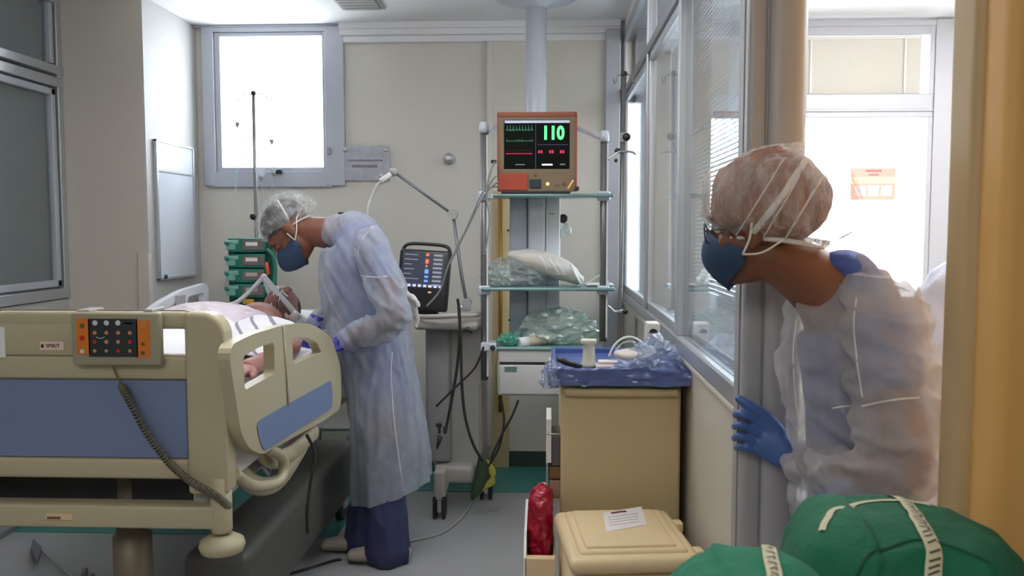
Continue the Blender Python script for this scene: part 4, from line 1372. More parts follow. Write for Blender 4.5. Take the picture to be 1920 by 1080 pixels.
obj('guard', B().tube(dense([P(655, 815, ty - .12), P(648, 850, ty - .12), P(650, 880, ty - .12), P(628, 905, ty - .12), P(580, 905, ty - .12)], 5), .01, 8), M_trl, tm)
obj('wire', B().tube([P(572, 838, ty - .12), P(665, 840, ty - .12)], .005, 6), M_rub, tm)
one('cable', B().tube(dense([P(590, 876, 4.5), P(605, 888, 4.5), P(630, 894, 4.5), P(640, 908, 4.5)]), .008, 8), M_rub, 'short black cable on the teal floor behind the bed', 'cable')
# floor leads
pl = thing('call_bell_cord', PZ(110, 1045, .01), 'grey cord with a flat paddle lying on the floor under the footboard', 'cord')
obj('cord', B().tube(dense([PZ(66, 1020, .02), PZ(90, 1042, .02), PZ(118, 1066, .02), PZ(150, 1095, .02)]), .005, 8), M_gpl, pl)
pts = [PZ(62, 1014, .03), PZ(78, 1030, .03), PZ(70, 1056, .03), PZ(58, 1032, .03)]
obj('paddle', B().add([p + V((0, 0, .012)) for p in pts] + [p - V((0, 0, .01)) for p in pts], [(0, 1, 2, 3), (7, 6, 5, 4), (0, 4, 5, 1), (1, 5, 6, 2), (2, 6, 7, 3), (3, 7, 4, 0)]), mat('grey_paddle', (.13, .13, .15), .5), pl)
one('floor_cable', B().tube(dense([PZ(535, 1078, .006), PZ(580, 1065, .006), PZ(625, 1051, .006), PZ(640, 1049, .006)]), .006, 8), M_rub, 'black cable on the floor leading under the nurse', 'cable')

# ------------------------------------------------------------------ supply cart with tray
YC = 2.70
ct = thing('supply_cart', (P(1165, 900, YC).x, YC + .25, 0), 'tan medical supply cart against the partition with a blue topped edge', 'cart')
X = lambda u: P(u, 800, YC).x
Z = lambda v: P(1165, v, YC).z
cx0, cx1 = X(1051), X(1277)
obj('body', B().box((cx0, YC, .12), (cx1, YC + .5, Z(724)), .012, 3), M_cart, ct)
obj('push_handle', B().box((cx0 + .01, YC - .03, Z(742)), (cx1 - .01, YC + .0, Z(726)), .012, 3), M_cart, ct)
obj('top', B().box((cx0 - .02, YC - .03, Z(722)), (cx1 + .008, YC + .53, Z(706)), .01, 3), M_blue, ct)
for x in (cx0 + .06, cx1 - .06):
    for y in (YC + .07, YC + .43):
        castor(x, y, ct, .05)
# tray and film
try_z = Z(706)
tb = thing('tray', ((cx0 + cx1) / 2, YC + .2, try_z), 'blue lined tray covered in glossy film on top of the supply cart', 'tray')
M_trb = mat('blue_tray', srgb(64, 84, 140), .3, var=.1, coat=.4)
b = B()
b.box((cx0 - .03, YC - .04, try_z), (cx1 + .012, YC + .46, try_z + .01), .004)
b.box((cx0 - .03, YC - .04, try_z), (cx1 + .012, YC - .025, try_z + .03), .006)
b.box((cx0 - .03, YC + .445, try_z), (cx1 + .012, YC + .46, try_z + .03), .006)
b.box((cx0 - .03, YC - .04, try_z), (cx0 - .015, YC + .46, try_z + .03), .006)
b.box((cx1, YC - .04, try_z), (cx1 + .012, YC + .46, try_z + .03), .006)
obj('pan', b, M_trb, tb)
def filmstrip(p0, p1, drop, seed):
    n, k = 60, 10
    vs, fs = [], []
    for i in range(n + 1):
        for j in range(k + 1):
            p = p0.lerp(p1, i / n) + V((0, 0, -drop * j / k))
            d = noise.noise(V((i * .09, j * .3, seed))) * .012 + noise.noise(V((i * .3, j * .7, seed + 4))) * .004
            vs.append(p + V((0, -abs(d) - .004, d * .6)))
    for i in range(n):
        for j in range(k):
            a = i * (k + 1) + j
            fs.append((a, a + 1, a + k + 2, a + k + 1))
    return B().add(vs, fs, True)
o = obj('film', filmstrip(V((cx0 - .04, YC - .045, try_z + .034)), V((cx1 + .02, YC - .045, try_z + .034)), .055, 2), mat('blue_film', srgb(74, 92, 150), .15, var=.1, coat=.8, spec=.8), tb)
o = obj('film', crumple((cx0 - .03, YC - .03, try_z - .025), (.03, .05, .075), .4, 2.6, None, 21), M_filmb, tb)
it = try_z + .011
# items on the tray
YT = YC + .12
sp = thing('pump_bottle', (P(1104, 690, YT).x, YT, it), 'cream T-topped bottle standing on the blue tray', 'bottle')
x = P(1104, 690, YT).x
H_ = P(1104, 636, YT).z - it
obj('body', B().lathe((x, YT, it), [(.026, 0), (.026, .01), (.021, .02), (.019, H_ * .8), (.021, H_ - .012)], 24), mat('cream_bottle', (.60, .57, .45), .4), sp)
obj('cap', B().box((x - .027, YT - .02, it + H_ - .014), (x + .025, YT + .02, it + H_), .004, 3), mat('cream_bottle_cap', (.66, .63, .5), .4), sp)
bc = thing('black_clamp', P(1068, 680, YT - .06), 'long black clamp lying across the left rim of the blue tray', 'clamp')
obj('grip', B().tube([P(1045, 673, YT - .1), P(1062, 679, YT - .09), P(1090, 688, YT - .08)], [(.008, .008), (.011, .009), (.008, .008)], 10), M_black, bc)
obj('jaw', B().tube([P(1090, 688, YT - .08), P(1070, 693, YT - .06)], [.005, .004], 8), M_black, bc)
tk = thing('tape_roll', P(1188, 670, YT), 'cream oval plastic basin with a clear looped cover on the blue tray', 'basin')
p = P(1188, 680, YT + .02)
bs_ = B().loft([((p.x - .055, YT, it + .045), .012, .03), ((p.x - .02, YT, it + .04), .022, .05), ((p.x + .03, YT, it + .042), .022, .05), ((p.x + .062, YT, it + .05), .012, .03)], (0, 1, 0), 20)
obj('basin', bs_, mat('cream_basin', (.6, .54, .48), .4), tk)
tk.name = 'plastic_basin'; WM['plastic_basin'] = WM['tape_roll']
obj('stand', B().lathe((p.x + .01, YT, it), [(.03, 0), (.02, .012), (.03, .025)], 16), M_gpl, tk)
lp = [P(u, v_, YT) for u, v_ in ((1142, 668), (1150, 650), (1166, 635), (1185, 632), (1203, 642), (1208, 655), (1200, 668))]
obj('loop', B().tube(dense(lp, 6), .0035, 8), M_white, tk)
lp = [P(u, v_, YT + .03) for u, v_ in ((1150, 664), (1165, 645), (1182, 640), (1196, 648), (1200, 660))]
obj('loop', B().tube(dense(lp, 6), .003, 8), M_film, tk)
one('folded_gauze', B().box((P(1115, 690, YT).x, YT - .06, it), (P(1165, 690, YT).x, YT + .0, it + .016), .007, 3).box((P(1120, 690, YT).x, YT - .05, it + .016), (P(1158, 690, YT).x, YT - .005, it + .026), .004, 3), mat('pinkish_gauze', (.62, .54, .54), .8, bump=.2), 'pinkish folded gauze beside the cream bottle on the blue tray', 'gauze')
one('plastic_bag', crumple((P(1228, 680, YT).x, YT - .03, it + .038), (.075, .07, .06), .38, 2.5, None, 31, .62), M_filmb, 'crumpled clear bag at the right end of the blue tray', 'plastic bag')
one('plastic_wrapper', crumple((P(1178, 696, YT).x, YT - .08, it + .014), (.05, .03, .02), .5, 2.8, None, 35, .6), M_filmb, 'glossy clear wrapper at the front rim of the blue tray', 'wrapper')
yd = YC + .33
a_, c_ = P(1212, 672, yd), P(1238, 606, yd)
sd = thing('sharps_container', ((a_.x + c_.x) / 2, yd, it), 'narrow cream box with black half-round mouth at the back of the blue tray', 'container')
obj('body', B().box((a_.x, yd, it), (c_.x, yd + .08, c_.z), .006, 3), mat('cream_box', (.6, .57, .52), .4), sd)
p = P(1225, 622, yd)
obj('mouth', B().prism(arc(p.x, p.z - .004, .015, 0, 180, 10), [], yd - .002, yd + .002, lambda a, b, d: V((a, d, b))), M_black, sd)
# things hung on the cart's left side
ss = thing('glove_box_holder', (cx0 - .03, YC + .1, Z(945)), 'white edged side holder with small boxes on the left side of the supply cart', 'holder')
xl, xr = X(1024), cx0
obj('panel', B().box((xl, YC + .02, Z(873)), (X(1034), YC + .2, Z(790)), .002), M_white, ss)
obj('panel', B().box((xl, YC + .02, Z(945)), (X(1028), YC + .2, Z(873)), .002), glass_mat('clear_side', (.8, .8, .75), haze=.3), ss)
obj('box', B().box((X(1034), YC + .03, Z(880)), (xr, YC + .19, Z(824)), .003), mat('grey_violet_box', (.11, .1, .12), .6), ss)
obj('box', B().box((X(1030), YC + .03, Z(905)), (xr, YC + .19, Z(882)), .003), mat('brown_box', srgb(120, 90, 60), .6), ss)
obj('box', B().box((X(1030), YC + .03, Z(942)), (xr, YC + .19, Z(908)), .003), mat('pinkish_box', srgb(160, 132, 112), .6), ss)
obj('tag', B().box((X(1014), YC + .02, Z(935)), (X(1024), YC + .05, Z(914)), .004), M_bin, ss)
obj('rod', B().tube([V((xl, YC + .02, Z(818))), V((xr, YC + .02, Z(818)))], .003, 6), M_steel, ss)

# red bag in narrow bin
yr = 2.5
rx0, rx1 = P(984, 1045, yr).x, P(1043, 1045, yr).x
rz = P(1010, 1047, yr).z
rbn = thing('waste_bin', ((rx0 + rx1) / 2, yr + .12, 0), 'narrow beige waste bin with one tall white side beside the big lidded bin', 'bin')
obj('body', B().box((rx0, yr, .02), (rx1 - .003, yr + .03, rz), .004).box((rx0, yr, .02), (rx0 + .006, yr + .26, rz), .002).box((rx1 - .009, yr, .02), (rx1 - .003, yr + .26, rz), .002).box((rx0, yr + .25, .02), (rx1 - .003, yr + .26, rz), .002), M_bin, rbn)
obj('base', B().box((rx0, yr, .0), (rx1 - .003, yr + .26, .02), .002), M_bin, rbn)
zz = P(995, 936, yr + .26).z
obj('side_panel', B().add([V((rx0 - .004, yr, rz - .2)), V((rx0 - .004, yr + .26, rz - .2)), V((rx0 - .004, yr + .26, zz)), V((rx0 - .004, yr + .06, rz + .06)), V((rx0 - .004, yr, rz + .0)),
                             V((rx0 + .004, yr, rz - .2)), V((rx0 + .004, yr + .26, rz - .2)), V((rx0 + .004, yr + .26, zz)), V((rx0 + .004, yr + .06, rz + .06)), V((rx0 + .004, yr, rz + .0))],
                            [(0, 1, 2, 3, 4), (9, 8, 7, 6, 5), (0, 5, 6, 1), (1, 6, 7, 2), (2, 7, 8, 3), (3, 8, 9, 4), (4, 9, 5, 0)]), M_white, rbn)

# big lidded bin
LZ = .60
def LB(u, v, z=LZ):
    return PZ(u, v, z)
f0, f1, k0, k1 = LB(1047, 1046), LB(1306, 1035), LB(1052, 962), LB(1262, 930)
ex = (f1 - f0).normalized()
ang = math.atan2(ex.y, ex.x) * .7
ctr = (f0 + f1 + k0 + k1) / 4
ctr.z = 0
bnm = Matrix.Translation(ctr) @ Matrix.Rotation(ang, 4, 'Z')
hw, hd_ = .178, .20
bn = thing('lidded_bin', ctr, 'large beige lidded waste bin with a white label on its lid before the cart', 'bin')
b = B()
bm_ = bmesh.new()
bmesh.ops.create_cube(bm_, size=1)
for v_ in bm_.verts:
    k = 1 if v_.co.z > 0 else .86
    v_.co = V((v_.co.x * 2 * (hw - .012) * k, v_.co.y * 2 * (hd_ - .012) * k, .0 if v_.co.z < 0 else LZ - .055))
bmesh.ops.bevel(bm_, geom=list(bm_.edges), offset=.02, segments=3, affect='EDGES')
bmesh.ops.transform(bm_, matrix=bnm, verts=bm_.verts)
b.bm(bm_, True)
obj('body', b, M_bin, bn)
ld = B().box((-hw, -hd_, LZ - .06), (hw, hd_, LZ - .014), .022, 4, bnm)
ld.box((-hw + .03, -hd_ + .035, LZ - .03), (hw - .03, hd_ - .03, LZ - .004), .014, 4, bnm)
ld.box((-hw + .05, -hd_ + .055, LZ - .012), (hw - .06, hd_ - .05, LZ + .003), .006, 3, bnm)
lo = obj('lid', ld, M_bin, bn)
obj('hinge', B().box((hw - .01, hd_ - .12, LZ - .05), (hw + .02, hd_ - .08, LZ - .02), .006, 3, bnm), M_bin, lo)
obj('hinge', B().box((hw - .01, -hd_ + .06, LZ - .05), (hw + .02, -hd_ + .1, LZ - .02), .006, 3, bnm), M_bin, lo)
bi = bnm.inverted()
la = [bi @ PZ(u, v_, LZ + .003) for u, v_ in ((1130, 962), (1203, 950), (1213, 984), (1137, 998))]
obj('label_sheet', B().add([bnm @ V((p.x, p.y, LZ + .004)) for p in la], [(0, 1, 2, 3)]), mat('white_paper', (.68, .64, .62), .6), lo)
def LL(u, v):
    p = PZ(u, v, LZ + .005)
    return p
pr = B()
def smear(b, pts, w):
    b.tube([LL(*q_) + V((0, 0, .0)) for q_ in pts], [(w, .0004)] * len(pts), 6, side=(0, 1, 0))
smear(pr, [(1146, 962), (1160, 959.5), (1174, 958)], .006)
obj('heading', pr, mat('dark_red_ink', srgb(130, 30, 40), .6), lo)
pr = B()
for k in range(4):
    smear(pr, [(1140 + k, 970 + k * 5), (1170 + k, 966 + k * 5), (1195 + k, 962.5 + k * 5)], .0009)
obj('print', pr, mat('grey_ink', (.4, .38, .38), .6), lo)
# ------------------------------------------------------------------ people
M_gown = mat('white_blue_gown', (.50, .54, .63), .75, var=.05, bump=.1, bscale=45, clear=.40, trans=.3, wrinkle=(7, .9, (1, 1, .35)))
M_gown2 = mat('white_warm_gown', (.53, .505, .51), .75, var=.05, bump=.1, bscale=50, clear=.42, trans=.3, wrinkle=(8, 1.0, (1, 1, .5)))
M_scrub = mat('navy_blue_scrubs', srgb(46, 52, 86), .8, var=.12, vscale=9, bump=.15, bscale=60)
M_scrub2 = mat('royal_blue_scrubs', srgb(70, 88, 155), .8, var=.12, vscale=9, bump=.15, bscale=60)
M_skin1 = mat('brown_skin', srgb(110, 64, 44), .5, var=.1, vscale=20, sss=.08)
M_skin2 = mat('tan_skin', srgb(116, 70, 48), .5, var=.1, vscale=20, sss=.08)
M_skin3 = mat('pink_brown_skin', srgb(150, 106, 98), .5, var=.12, vscale=20, sss=.08)
M_mask = mat('navy_mask_fabric', srgb(34, 58, 86), .75, var=.15, bump=.1, bscale=150)
M_strap = mat('white_elastic', (.72, .70, .64), .7)
M_hair = mat('dark_hair', (.03, .026, .022), .6, var=.5, vscale=30, stretch=(1, 6, 1), bump=.4, bscale=80)
M_hair2 = mat('reddish_brown_hair', srgb(128, 72, 40), .55, var=.85, vscale=10, stretch=(2.4, 2.4, .7), bump=1.0, bscale=60)
M_glove = mat('blue_nitrile', srgb(62, 92, 148), .45, var=.08, bump=.12, bscale=90)
M_glovep = mat('violet_blue_nitrile', srgb(44, 44, 142), .4, var=.1, bump=.12, bscale=90)
M_cap1 = mat('grey_white_cap_gauze', (.74, .76, .78), .7, var=.1, clear=.70, cvar=.22, bump=.4, bscale=60, trans=.25)
M_cap2 = mat('white_cap_gauze', (.80, .76, .72), .7, var=.1, clear=.72, cvar=.17, stretch=(2.4, 2.4, .6), bump=.4, bscale=60, trans=.25, wrinkle=(9, .9, (1.6, 1.6, .5)))
M_rim = mat('cap_elastic_gauze', (.74, .70, .66), .7, var=.1, clear=.22)
M_eye = mat('eye_white', (.7, .68, .66), .2)
M_iris = mat('dark_iris', (.03, .02, .015), .2)

def frame3(c, f, u, k=1.0):
    f = V(f).normalized()
    u = V(u)
    u = (u - f * u.dot(f)).normalized()
    l = u.cross(f)
    f, l, u = f * k, l * k, u * k
    return Matrix(((f.x, l.x, u.x, c[0]), (f.y, l.y, u.y, c[1]), (f.z, l.z, u.z, c[2]), (0, 0, 0, 1)))
def head_shapes(b, H):
    R = H.to_3x3()
    E = lambda c, r: b.ell(H @ V(c), r, R)
    E((-.008, 0, .032), (.098, .076, .086))
    E((.03, 0, -.035), (.062, .060, .08))
    E((.055, 0, -.09), (.034, .034, .026))
    E((.085, 0, .028), (.016, .05, .014))
    b.tube([H @ V((.088, 0, .015)), H @ V((.103, 0, -.015)), H @ V((.112, 0, -.03))], [.008, .011, .013], 12)
    E((.1, .012, -.032), (.012, .01, .009))
    E((.1, -.012, -.032), (.012, .01, .009))
    E((.093, 0, -.055), (.011, .024, .006))
    E((.09, 0, -.066), (.011, .021, .007))
    for s_ in (1, -1):
        E((.060, s_ * .036, -.025), (.018, .02, .022))
        E((-.008, s_ * .078, -.008), (.02, .008, .032))
        E((-.002, s_ * .078, -.03), (.01, .008, .014))
def eyes(H, parent, lids=None):
    R = H.to_3x3()
    for s_ in (1, -1):
        e = obj('eye', B().ell(H @ V((.075, s_ * .030, .004)), (.011, .0115, .0085), R, 14, 10), M_eye, parent)
        if lids:
            obj('eyelid', B().ell(H @ V((.0765, s_ * .030, .005)), (.0115, .0135, .0105), R, 14, 10), lids, e)
        else:
            obj('iris', B().ell(H @ V((.084, s_ * .030, .003)), (.003, .005, .005), R, 10, 6), M_iris, e)
        obj('eyebrow', B().tube(dense([H @ V((.094, s_ * .014, .026)), H @ V((.095, s_ * .032, .031)), H @ V((.082, s_ * .05, .026))], 4), .0035, 6), M_hair, parent)
def mask_mesh(H, tip=.045):
    n, k = 24, 14
    vs, fs = [], []
    for i in range(n + 1):
        s_ = -1 + 2 * i / n
        a = abs(s_)
        zt_ = .006 - .042 * a ** 1.3
        zb_ = -.128 + .058 * a ** 1.5
        for j in range(k + 1):
            t = j / k
            z = zt_ + (zb_ - zt_) * t
            pk = .1 + tip * sin(pi * min(1, t * 1.05)) ** .8 - .026 * t ** 3
            x = .020 + (pk - .016) * (1 - a ** 1.9)
            y = .074 * s_ * (1 - .12 * (t - .4) ** 2)
            w_ = noise.noise(V((s_ * 4, t * 5, 1))) * .0015
            vs.append(H @ V((x + w_, y, z)))
    for i in range(n):
        for j in range(k):
            a = i * (k + 1) + j
            fs.append((a, a + 1, a + k + 2, a + k + 1))
    return B().add(vs, fs, True)
def solid(o, th):
    md = o.modifiers.new('thickness', 'SOLIDIFY')
    md.thickness = th
    return o
def cap_mesh(H, c, r, tiltdeg, cover, pleats, amp, seed=0, lump=.05):
    """bouffant cap: shell around c (head coordinates) from the crown to the gathered rim"""
    n, k = 160, 34
    T = H @ Matrix.Translation(V(c)) @ Matrix.Rotation(radians(tiltdeg), 4, 'Y')
    vs, fs = [], []
    rim = []
    for j in range(k + 1):
        th = cover * j / k
        for i in range(n):
            ph = 2 * pi * i / n
            g_ = (j / k)
            pl = amp * (.15 + g_ ** 1.4) * (sin(ph * pleats + 1.3 * noise.noise(V((ph * 2, th * 2, seed)))) * .6 + noise.noise(V((cos(ph) * 9, sin(ph) * 9, th * 1.2 + seed))) * 1.4)
            lm = lump * noise.noise(V((sin(th) * cos(ph) * 1.8, sin(th) * sin(ph) * 1.8, cos(th) * 1.8 + seed)))
            gather = 1 - .30 * max(0, (g_ - .84) / .16) ** 1.5
            kk = (1 + pl + lm) * gather
            p = V((r[0] * sin(th) * cos(ph) * kk, r[1] * sin(th) * sin(ph) * kk, r[2] * cos(th) * (1 + lm)))
            vs.append(T @ p)
            if j == k:
                rim.append(T @ p)
    for j in range(k):
        for i in range(n):
            a, b_ = j * n + i, j * n + (i + 1) % n
            fs.append((a, b_, b_ + n, a + n))
    return B().add(vs, fs, True), rim
def hand_mesh(w_, knuckles, fingers, thumb, wr=.026, palm=.042, th=.014, side=(0, 0, 1), voxel=.0032):
    b = B()
    kc = sum((V(k) for k in knuckles), V()) / len(knuckles)
    w_ = V(w_)
    b.loft([(w_, th * 1.35, wr), (w_.lerp(kc, .35), th * 1.25, palm * .92), (w_.lerp(kc, .75), th * 1.1, palm), (kc, th * .95, palm * .96)], side, 20)
    for k_, f_ in zip(knuckles, fingers):
        pts = [V(k_).lerp(w_, .3), V(k_)] + [V(p) for p in f_]
        q = dense(pts, 4)
        b.tube(q, [.0105 - .0032 * i / len(q) for i in range(len(q))], 12)
        b.sph(q[-1], .0076, 12)
    q = dense([V(p) for p in thumb], 4)
    b.tube(q, [.0145 - .0048 * i / len(q) for i in range(len(q))], 12)
    b.sph(q[-1], .0098, 12)
    return fuse(b, voxel, 2, name='hand')

# ---------- nurse bending over the bed
YN = 3.74
def N(u, v, d=0):
    return P(u, v, YN + d)
def pxm(n_, Y=YN):
    return n_ * Y / 1600
nu = thing('person', (N(720, 1060).x, YN, 0), 'person in pale blue gown, dark mask and hair cap bending over the patient', 'person')
HN = frame3(N(546, 434), (-.50, -.12, -.86), (-.84, 0, .54), 1.1)
b = B()
head_shapes(b, HN)
b.loft([(HN @ V((-.02, 0, -.03)), .06, .058), (N(605, 436), .068, .064), (N(640, 442), .075, .075), (N(662, 455), .095, .12)], (0, 1, 0), 20)
def torso_secs(k):
    return [(N(668, 455), pxm(52) * k, .17 * k), (N(672, 500), pxm(60) * k, .19 * k), (N(684, 560), pxm(58) * k, .175 * k), (N(702, 640), pxm(56) * k, .165 * k), (N(716, 710), pxm(56) * k, .175 * k), (N(722, 790), pxm(52) * k, .17 * k)]
b.loft(torso_secs(.8), (0, 1, 0), 24)
ns_hip, fs_hip = N(722, 780, -.09), N(712, 780, .09)
ns_kn, fs_kn = N(722, 900, -.11), N(700, 910, .06)
ns_an, fs_an = V((N(728, 1050, -.14).x, YN - .14, .09)), V((N(690, 1050).x, YN - .02, .09))
for h_, k_, a_ in ((ns_hip, ns_kn, ns_an), (fs_hip, fs_kn, fs_an)):
    b.tube(dense([h_, h_.lerp(k_, .5), k_, k_.lerp(a_, .4), a_, a_ - V((0, 0, .05))], 3), [.088, .086, .083, .079, .072, .066, .06, .058, .06, .056, .052, .048, .045, .042, .042, .042], 14)
sh1, el1, wr1 = N(700, 465, -.18), N(740, 592, -.27), N(650, 640, -.20)
sh2, el2, wr2 = N(655, 468, .15), N(640, 565, .15), N(592, 606, .0)
for s_, e_, w_ in ((sh1, el1, wr1), (sh2, el2, wr2)):
    b.tube(dense([s_, s_.lerp(e_, .5), e_, e_.lerp(w_, .5), w_], 3), [.055, .054, .052, .049, .047, .045, .043, .044, .042, .038, .034, .030, .028], 14)
me = fuse(b, .0065, 2)
body = link('body', me, M_skin1, nu)
eyes(HN, body, M_skin1)
# scrubs
b = B()
b.loft(torso_secs(.85), (0, 1, 0), 24)
b.tube([sh1, sh1.lerp(el1, .5)], [.056, .054], 16)
b.tube([sh2, sh2.lerp(el2, .5)], [.056, .054], 16)
link('scrub_top', fuse(b, .009, 4, lambda p, n_: fold(p, (7, 7, 4), .006, 1)), M_scrub2, nu)
b = B()
for h_, k_, a_, ex in ((ns_hip, ns_kn, ns_an, .0), (fs_hip, fs_kn, fs_an, .0)):
    top_ = h_ + V((0, 0, .05))
    b.loft([(top_, .085, .08), (h_.lerp(k_, .5), .09, .085), (k_, .092, .085), (k_.lerp(a_, .5), .095, .088), (V((a_.x, a_.y, .05)), .098, .092)], (0, 1, 0), 24)
link('trousers', fuse(b, .009, 3, lambda p, n_: fold(p, (9, 9, 3), .012, 5) + fold(p, (5, 5, 2), .006, 8, False)), M_scrub, nu)
# gown
def gown_secs():
    return [(N(634, 434), pxm(34), .09), (N(660, 446), pxm(54), .17), (N(668, 490), pxm(66), .20), (N(674, 540), pxm(72), .185), (N(690, 610), pxm(76), .165), (N(708, 680), pxm(68), .17),
            (N(722, 760), pxm(68), .20), (N(731, 840), pxm(73), .21), (N(735, 900), pxm(75), .215), (N(737, 955), pxm(76), .22)]
b = B()
b.loft(gown_secs(), (0, 1, 0), 40)
slv = B()
slv.loft([(sh1 + V((-.02, .03, .02)), .075, .08), (sh1.lerp(el1, .35), .082, .075), (sh1.lerp(el1, .75), .078, .07), (el1, .07, .066)], (0, 1, 0), 24)
slv.loft([(el1 + V((.008, 0, .03)), .06, .06), (el1.lerp(wr1, .25) + V((0, 0, -.02)), .066, .06), (el1.lerp(wr1, .6), .058, .052), (wr1, .046, .042)], (0, 1, 0), 24)
b.loft([(sh2 + V((-.02, -.03, .02)), .075, .08), (sh2.lerp(el2, .5), .075, .07), (el2, .065, .06)], (0, 1, 0), 24)
b.loft([(el2, .06, .06), (el2.lerp(wr2, .5) + V((0, 0, -.01)), .058, .05), (wr2, .045, .04)], (0, 1, 0), 24)
def gf(p, n_):
    low = max(0, min(1, (1.1 - p.z) / .7))
    a = fold(p, (12, 12, 1.5), .018, 2) * (.3 + .9 * low)
    a += fold(V((p.x + .6 * p.z, p.y, p.z)), (13, 8, 3.5), .009, 7) * (1 - low * .8)
    a += fold(p, (26, 26, 9), .002, 4)
    return a
gm = fuse(b, .0085, 5, gf)
hemz = lambda p: .31 + .16 * max(0, (p.x - (N(735, 900).x)) / .2)
cut_plane(gm, (N(735, 900).x, 0, .285), (.30, 0, -1))
g_ = link('gown', gm.copy(), M_gown, nu)
def sf(p, n_):
    return fold(V((p.x + .6 * p.z, p.y, p.z - .3 * p.x)), (16, 10, 5), .015, 3) + fold(p, (28, 20, 12), .003, 9)
sm_ = fuse(slv, .0075, 4, sf)
link('sleeve', sm_.copy(), M_gown, g_)
T = bvh(gm)
TS = bvh(sm_)
def seam(pts, w_, tree, parent):
    b = B()
    ribbon(b, pts, w_, tree, .0015, cast=True)
    if b.v:
        obj('seam', b, M_rim, parent)
seam([N(672, 516, -.24), N(700, 520, -.25), N(728, 518, -.25)], .005, TS, g_)
seam([N(700, 425, -.2), N(676, 455, -.2), N(668, 500, -.25)], .004, TS, g_)
seam([N(735, 660, -.2), N(733, 700, -.25), N(738, 780, -.25), N(748, 860, -.25), N(756, 920, -.22)], .005, T, g_)
# tied strings at the back
kn = B()
kn.loft([(N(758, 545, -.03), .012, .012), (N(768, 560, -.04), .02, .014), (N(776, 580, -.04), .016, .012), (N(782, 598, -.03), .012, .01), (N(780, 612, -.03), .008, .008)], (0, 1, 0), 14)
kn.loft([(N(758, 552, -.05), .012, .012), (N(774, 558, -.06), .012, .02), (N(784, 572, -.06), .01, .014)], (0, 1, 0), 14)
link('waist_tie', fuse(kn, .005, 2, lambda p, n_: fold(p, (30, 30, 30), .004, 2)), M_rim, g_)
# cap, hair, mask, straps
obj('hair', B().ell(HN @ V((-.016, 0, .05)), (.100, .084, .082), HN.to_3x3()), M_hair, body)
cb, rim = cap_mesh(HN, (-.034, 0, .04), (.130, .1, .108), -24, 2.0, 24, .03, 3)
co = obj('hair_cap', cb, M_cap1, nu)
obj('cap_rim', B().tube(rim[::2], .0045, 6, closed=True), M_rim, co)
mo_ = solid(obj('face_mask', mask_mesh(HN, .05), M_mask, nu), .002)
HT = BVHTree.FromPolygons([V(x) for x in cb.v], cb.f)
for s_ in (1, -1):
    b = B()
    att = HN @ V((.02, s_ * .076, -.05))
    b.tube([att, HN @ V((.012, s_ * .083, -.01))], .0025, 6)
    b.tube(dense([att, HN @ V((-.02, s_ * .08, -.035)), HN @ V((-.06, s_ * .074, -.01)), HN @ V((-.1, s_ * .05, .0))], 4), .0025, 6)
    obj('mask_strap', b, M_strap, mo_)
b = B()
ribbon(b, [N(521, 376, -.15), N(540, 410, -.2), N(558, 440, -.2), N(568, 455, -.15)], .006, HT, .003, cast=True)
obj('mask_strap', b, M_strap, mo_)
# gloves
def glove(w_, tip, back, thumbdir, label=None, m=M_glovep, parent=nu, sc=1.0):
    w_, tip = V(w_), V(tip)
    d = (tip - w_).normalized()
    back = V(back)
    back = (back - d * back.dot(d)).normalized()
    s_ = d.cross(back)
    if s_.dot(V(thumbdir)) < 0:
        s_ = -s_
    kn_, fi = [], []
    for i, (o_, L_) in enumerate(((.030, .070), (.010, .078), (-.011, .073), (-.030, .058))):
        k0_ = w_ + d * (.092 * sc) + s_ * o_ * sc
        kn_.append(k0_)
        pts, p, a = [], k0_, .15 + .05 * i
        for q in range(3):
            a += .33
            dd = d * cos(a) - back * sin(a)
            p = p + dd * (L_ * sc / 3)
            pts.append(p)
        fi.append(pts)
    th_ = [w_ + d * .02 + s_ * .018, w_ + d * .045 * sc + s_ * .045 - back * .006, w_ + d * .07 * sc + s_ * .058 - back * .016, w_ + d * .095 * sc + s_ * .056 - back * .026]
    me = hand_mesh(w_, kn_, fi, th_, side=tuple(s_))
    return link('glove', me, m, parent)
glove(wr1 + V((.02, 0, 0)), wr1 + V((-.14, .0, -.04)), (.2, -.5, .85), (0, .9, .4), sc=1.15)
glove(wr2 + V((.01, 0, 0)), wr2 + V((-.05, -.06, -.13)), (-.6, -.5, .5), (0, -.5, .8), sc=1.15)
for w_, h_ in ((wr1, V((-.05, 0, -.01))), (wr2, V((-.02, -.01, -.05)))):
    obj('glove_cuff', B().tube([w_ + h_ * -.6, w_ + h_ * .6], [.037, .031], 18), M_glovep, nu)
# shoes
def shoe(c, m=M_bin, parent=nu, d=(-1, 0, 0)):
    c = V(c); d = V(d)
    s_ = V((-d.y, d.x, 0))
    b = B().loft([(c - d * .07 + V((0, 0, .045)), .04, .035), (c + V((0, 0, .05)), .045, .042), (c + d * .08 + V((0, 0, .04)), .035, .048), (c + d * .155 + V((0, 0, .033)), .026, .042)], tuple(s_), 20)
    me = fuse(b, .006, 3)
    cutz = .004
    for v_ in me.vertices:
        v_.co.z = max(v_.co.z, cutz)
    return link('shoe', me, m, parent)
M_shoe = mat('off_white_shoe_cover', srgb(150, 142, 132), .7, var=.1)
shoe((ns_an.x, ns_an.y, 0), M_shoe)
shoe((fs_an.x - .03, fs_an.y, 0), M_shoe)

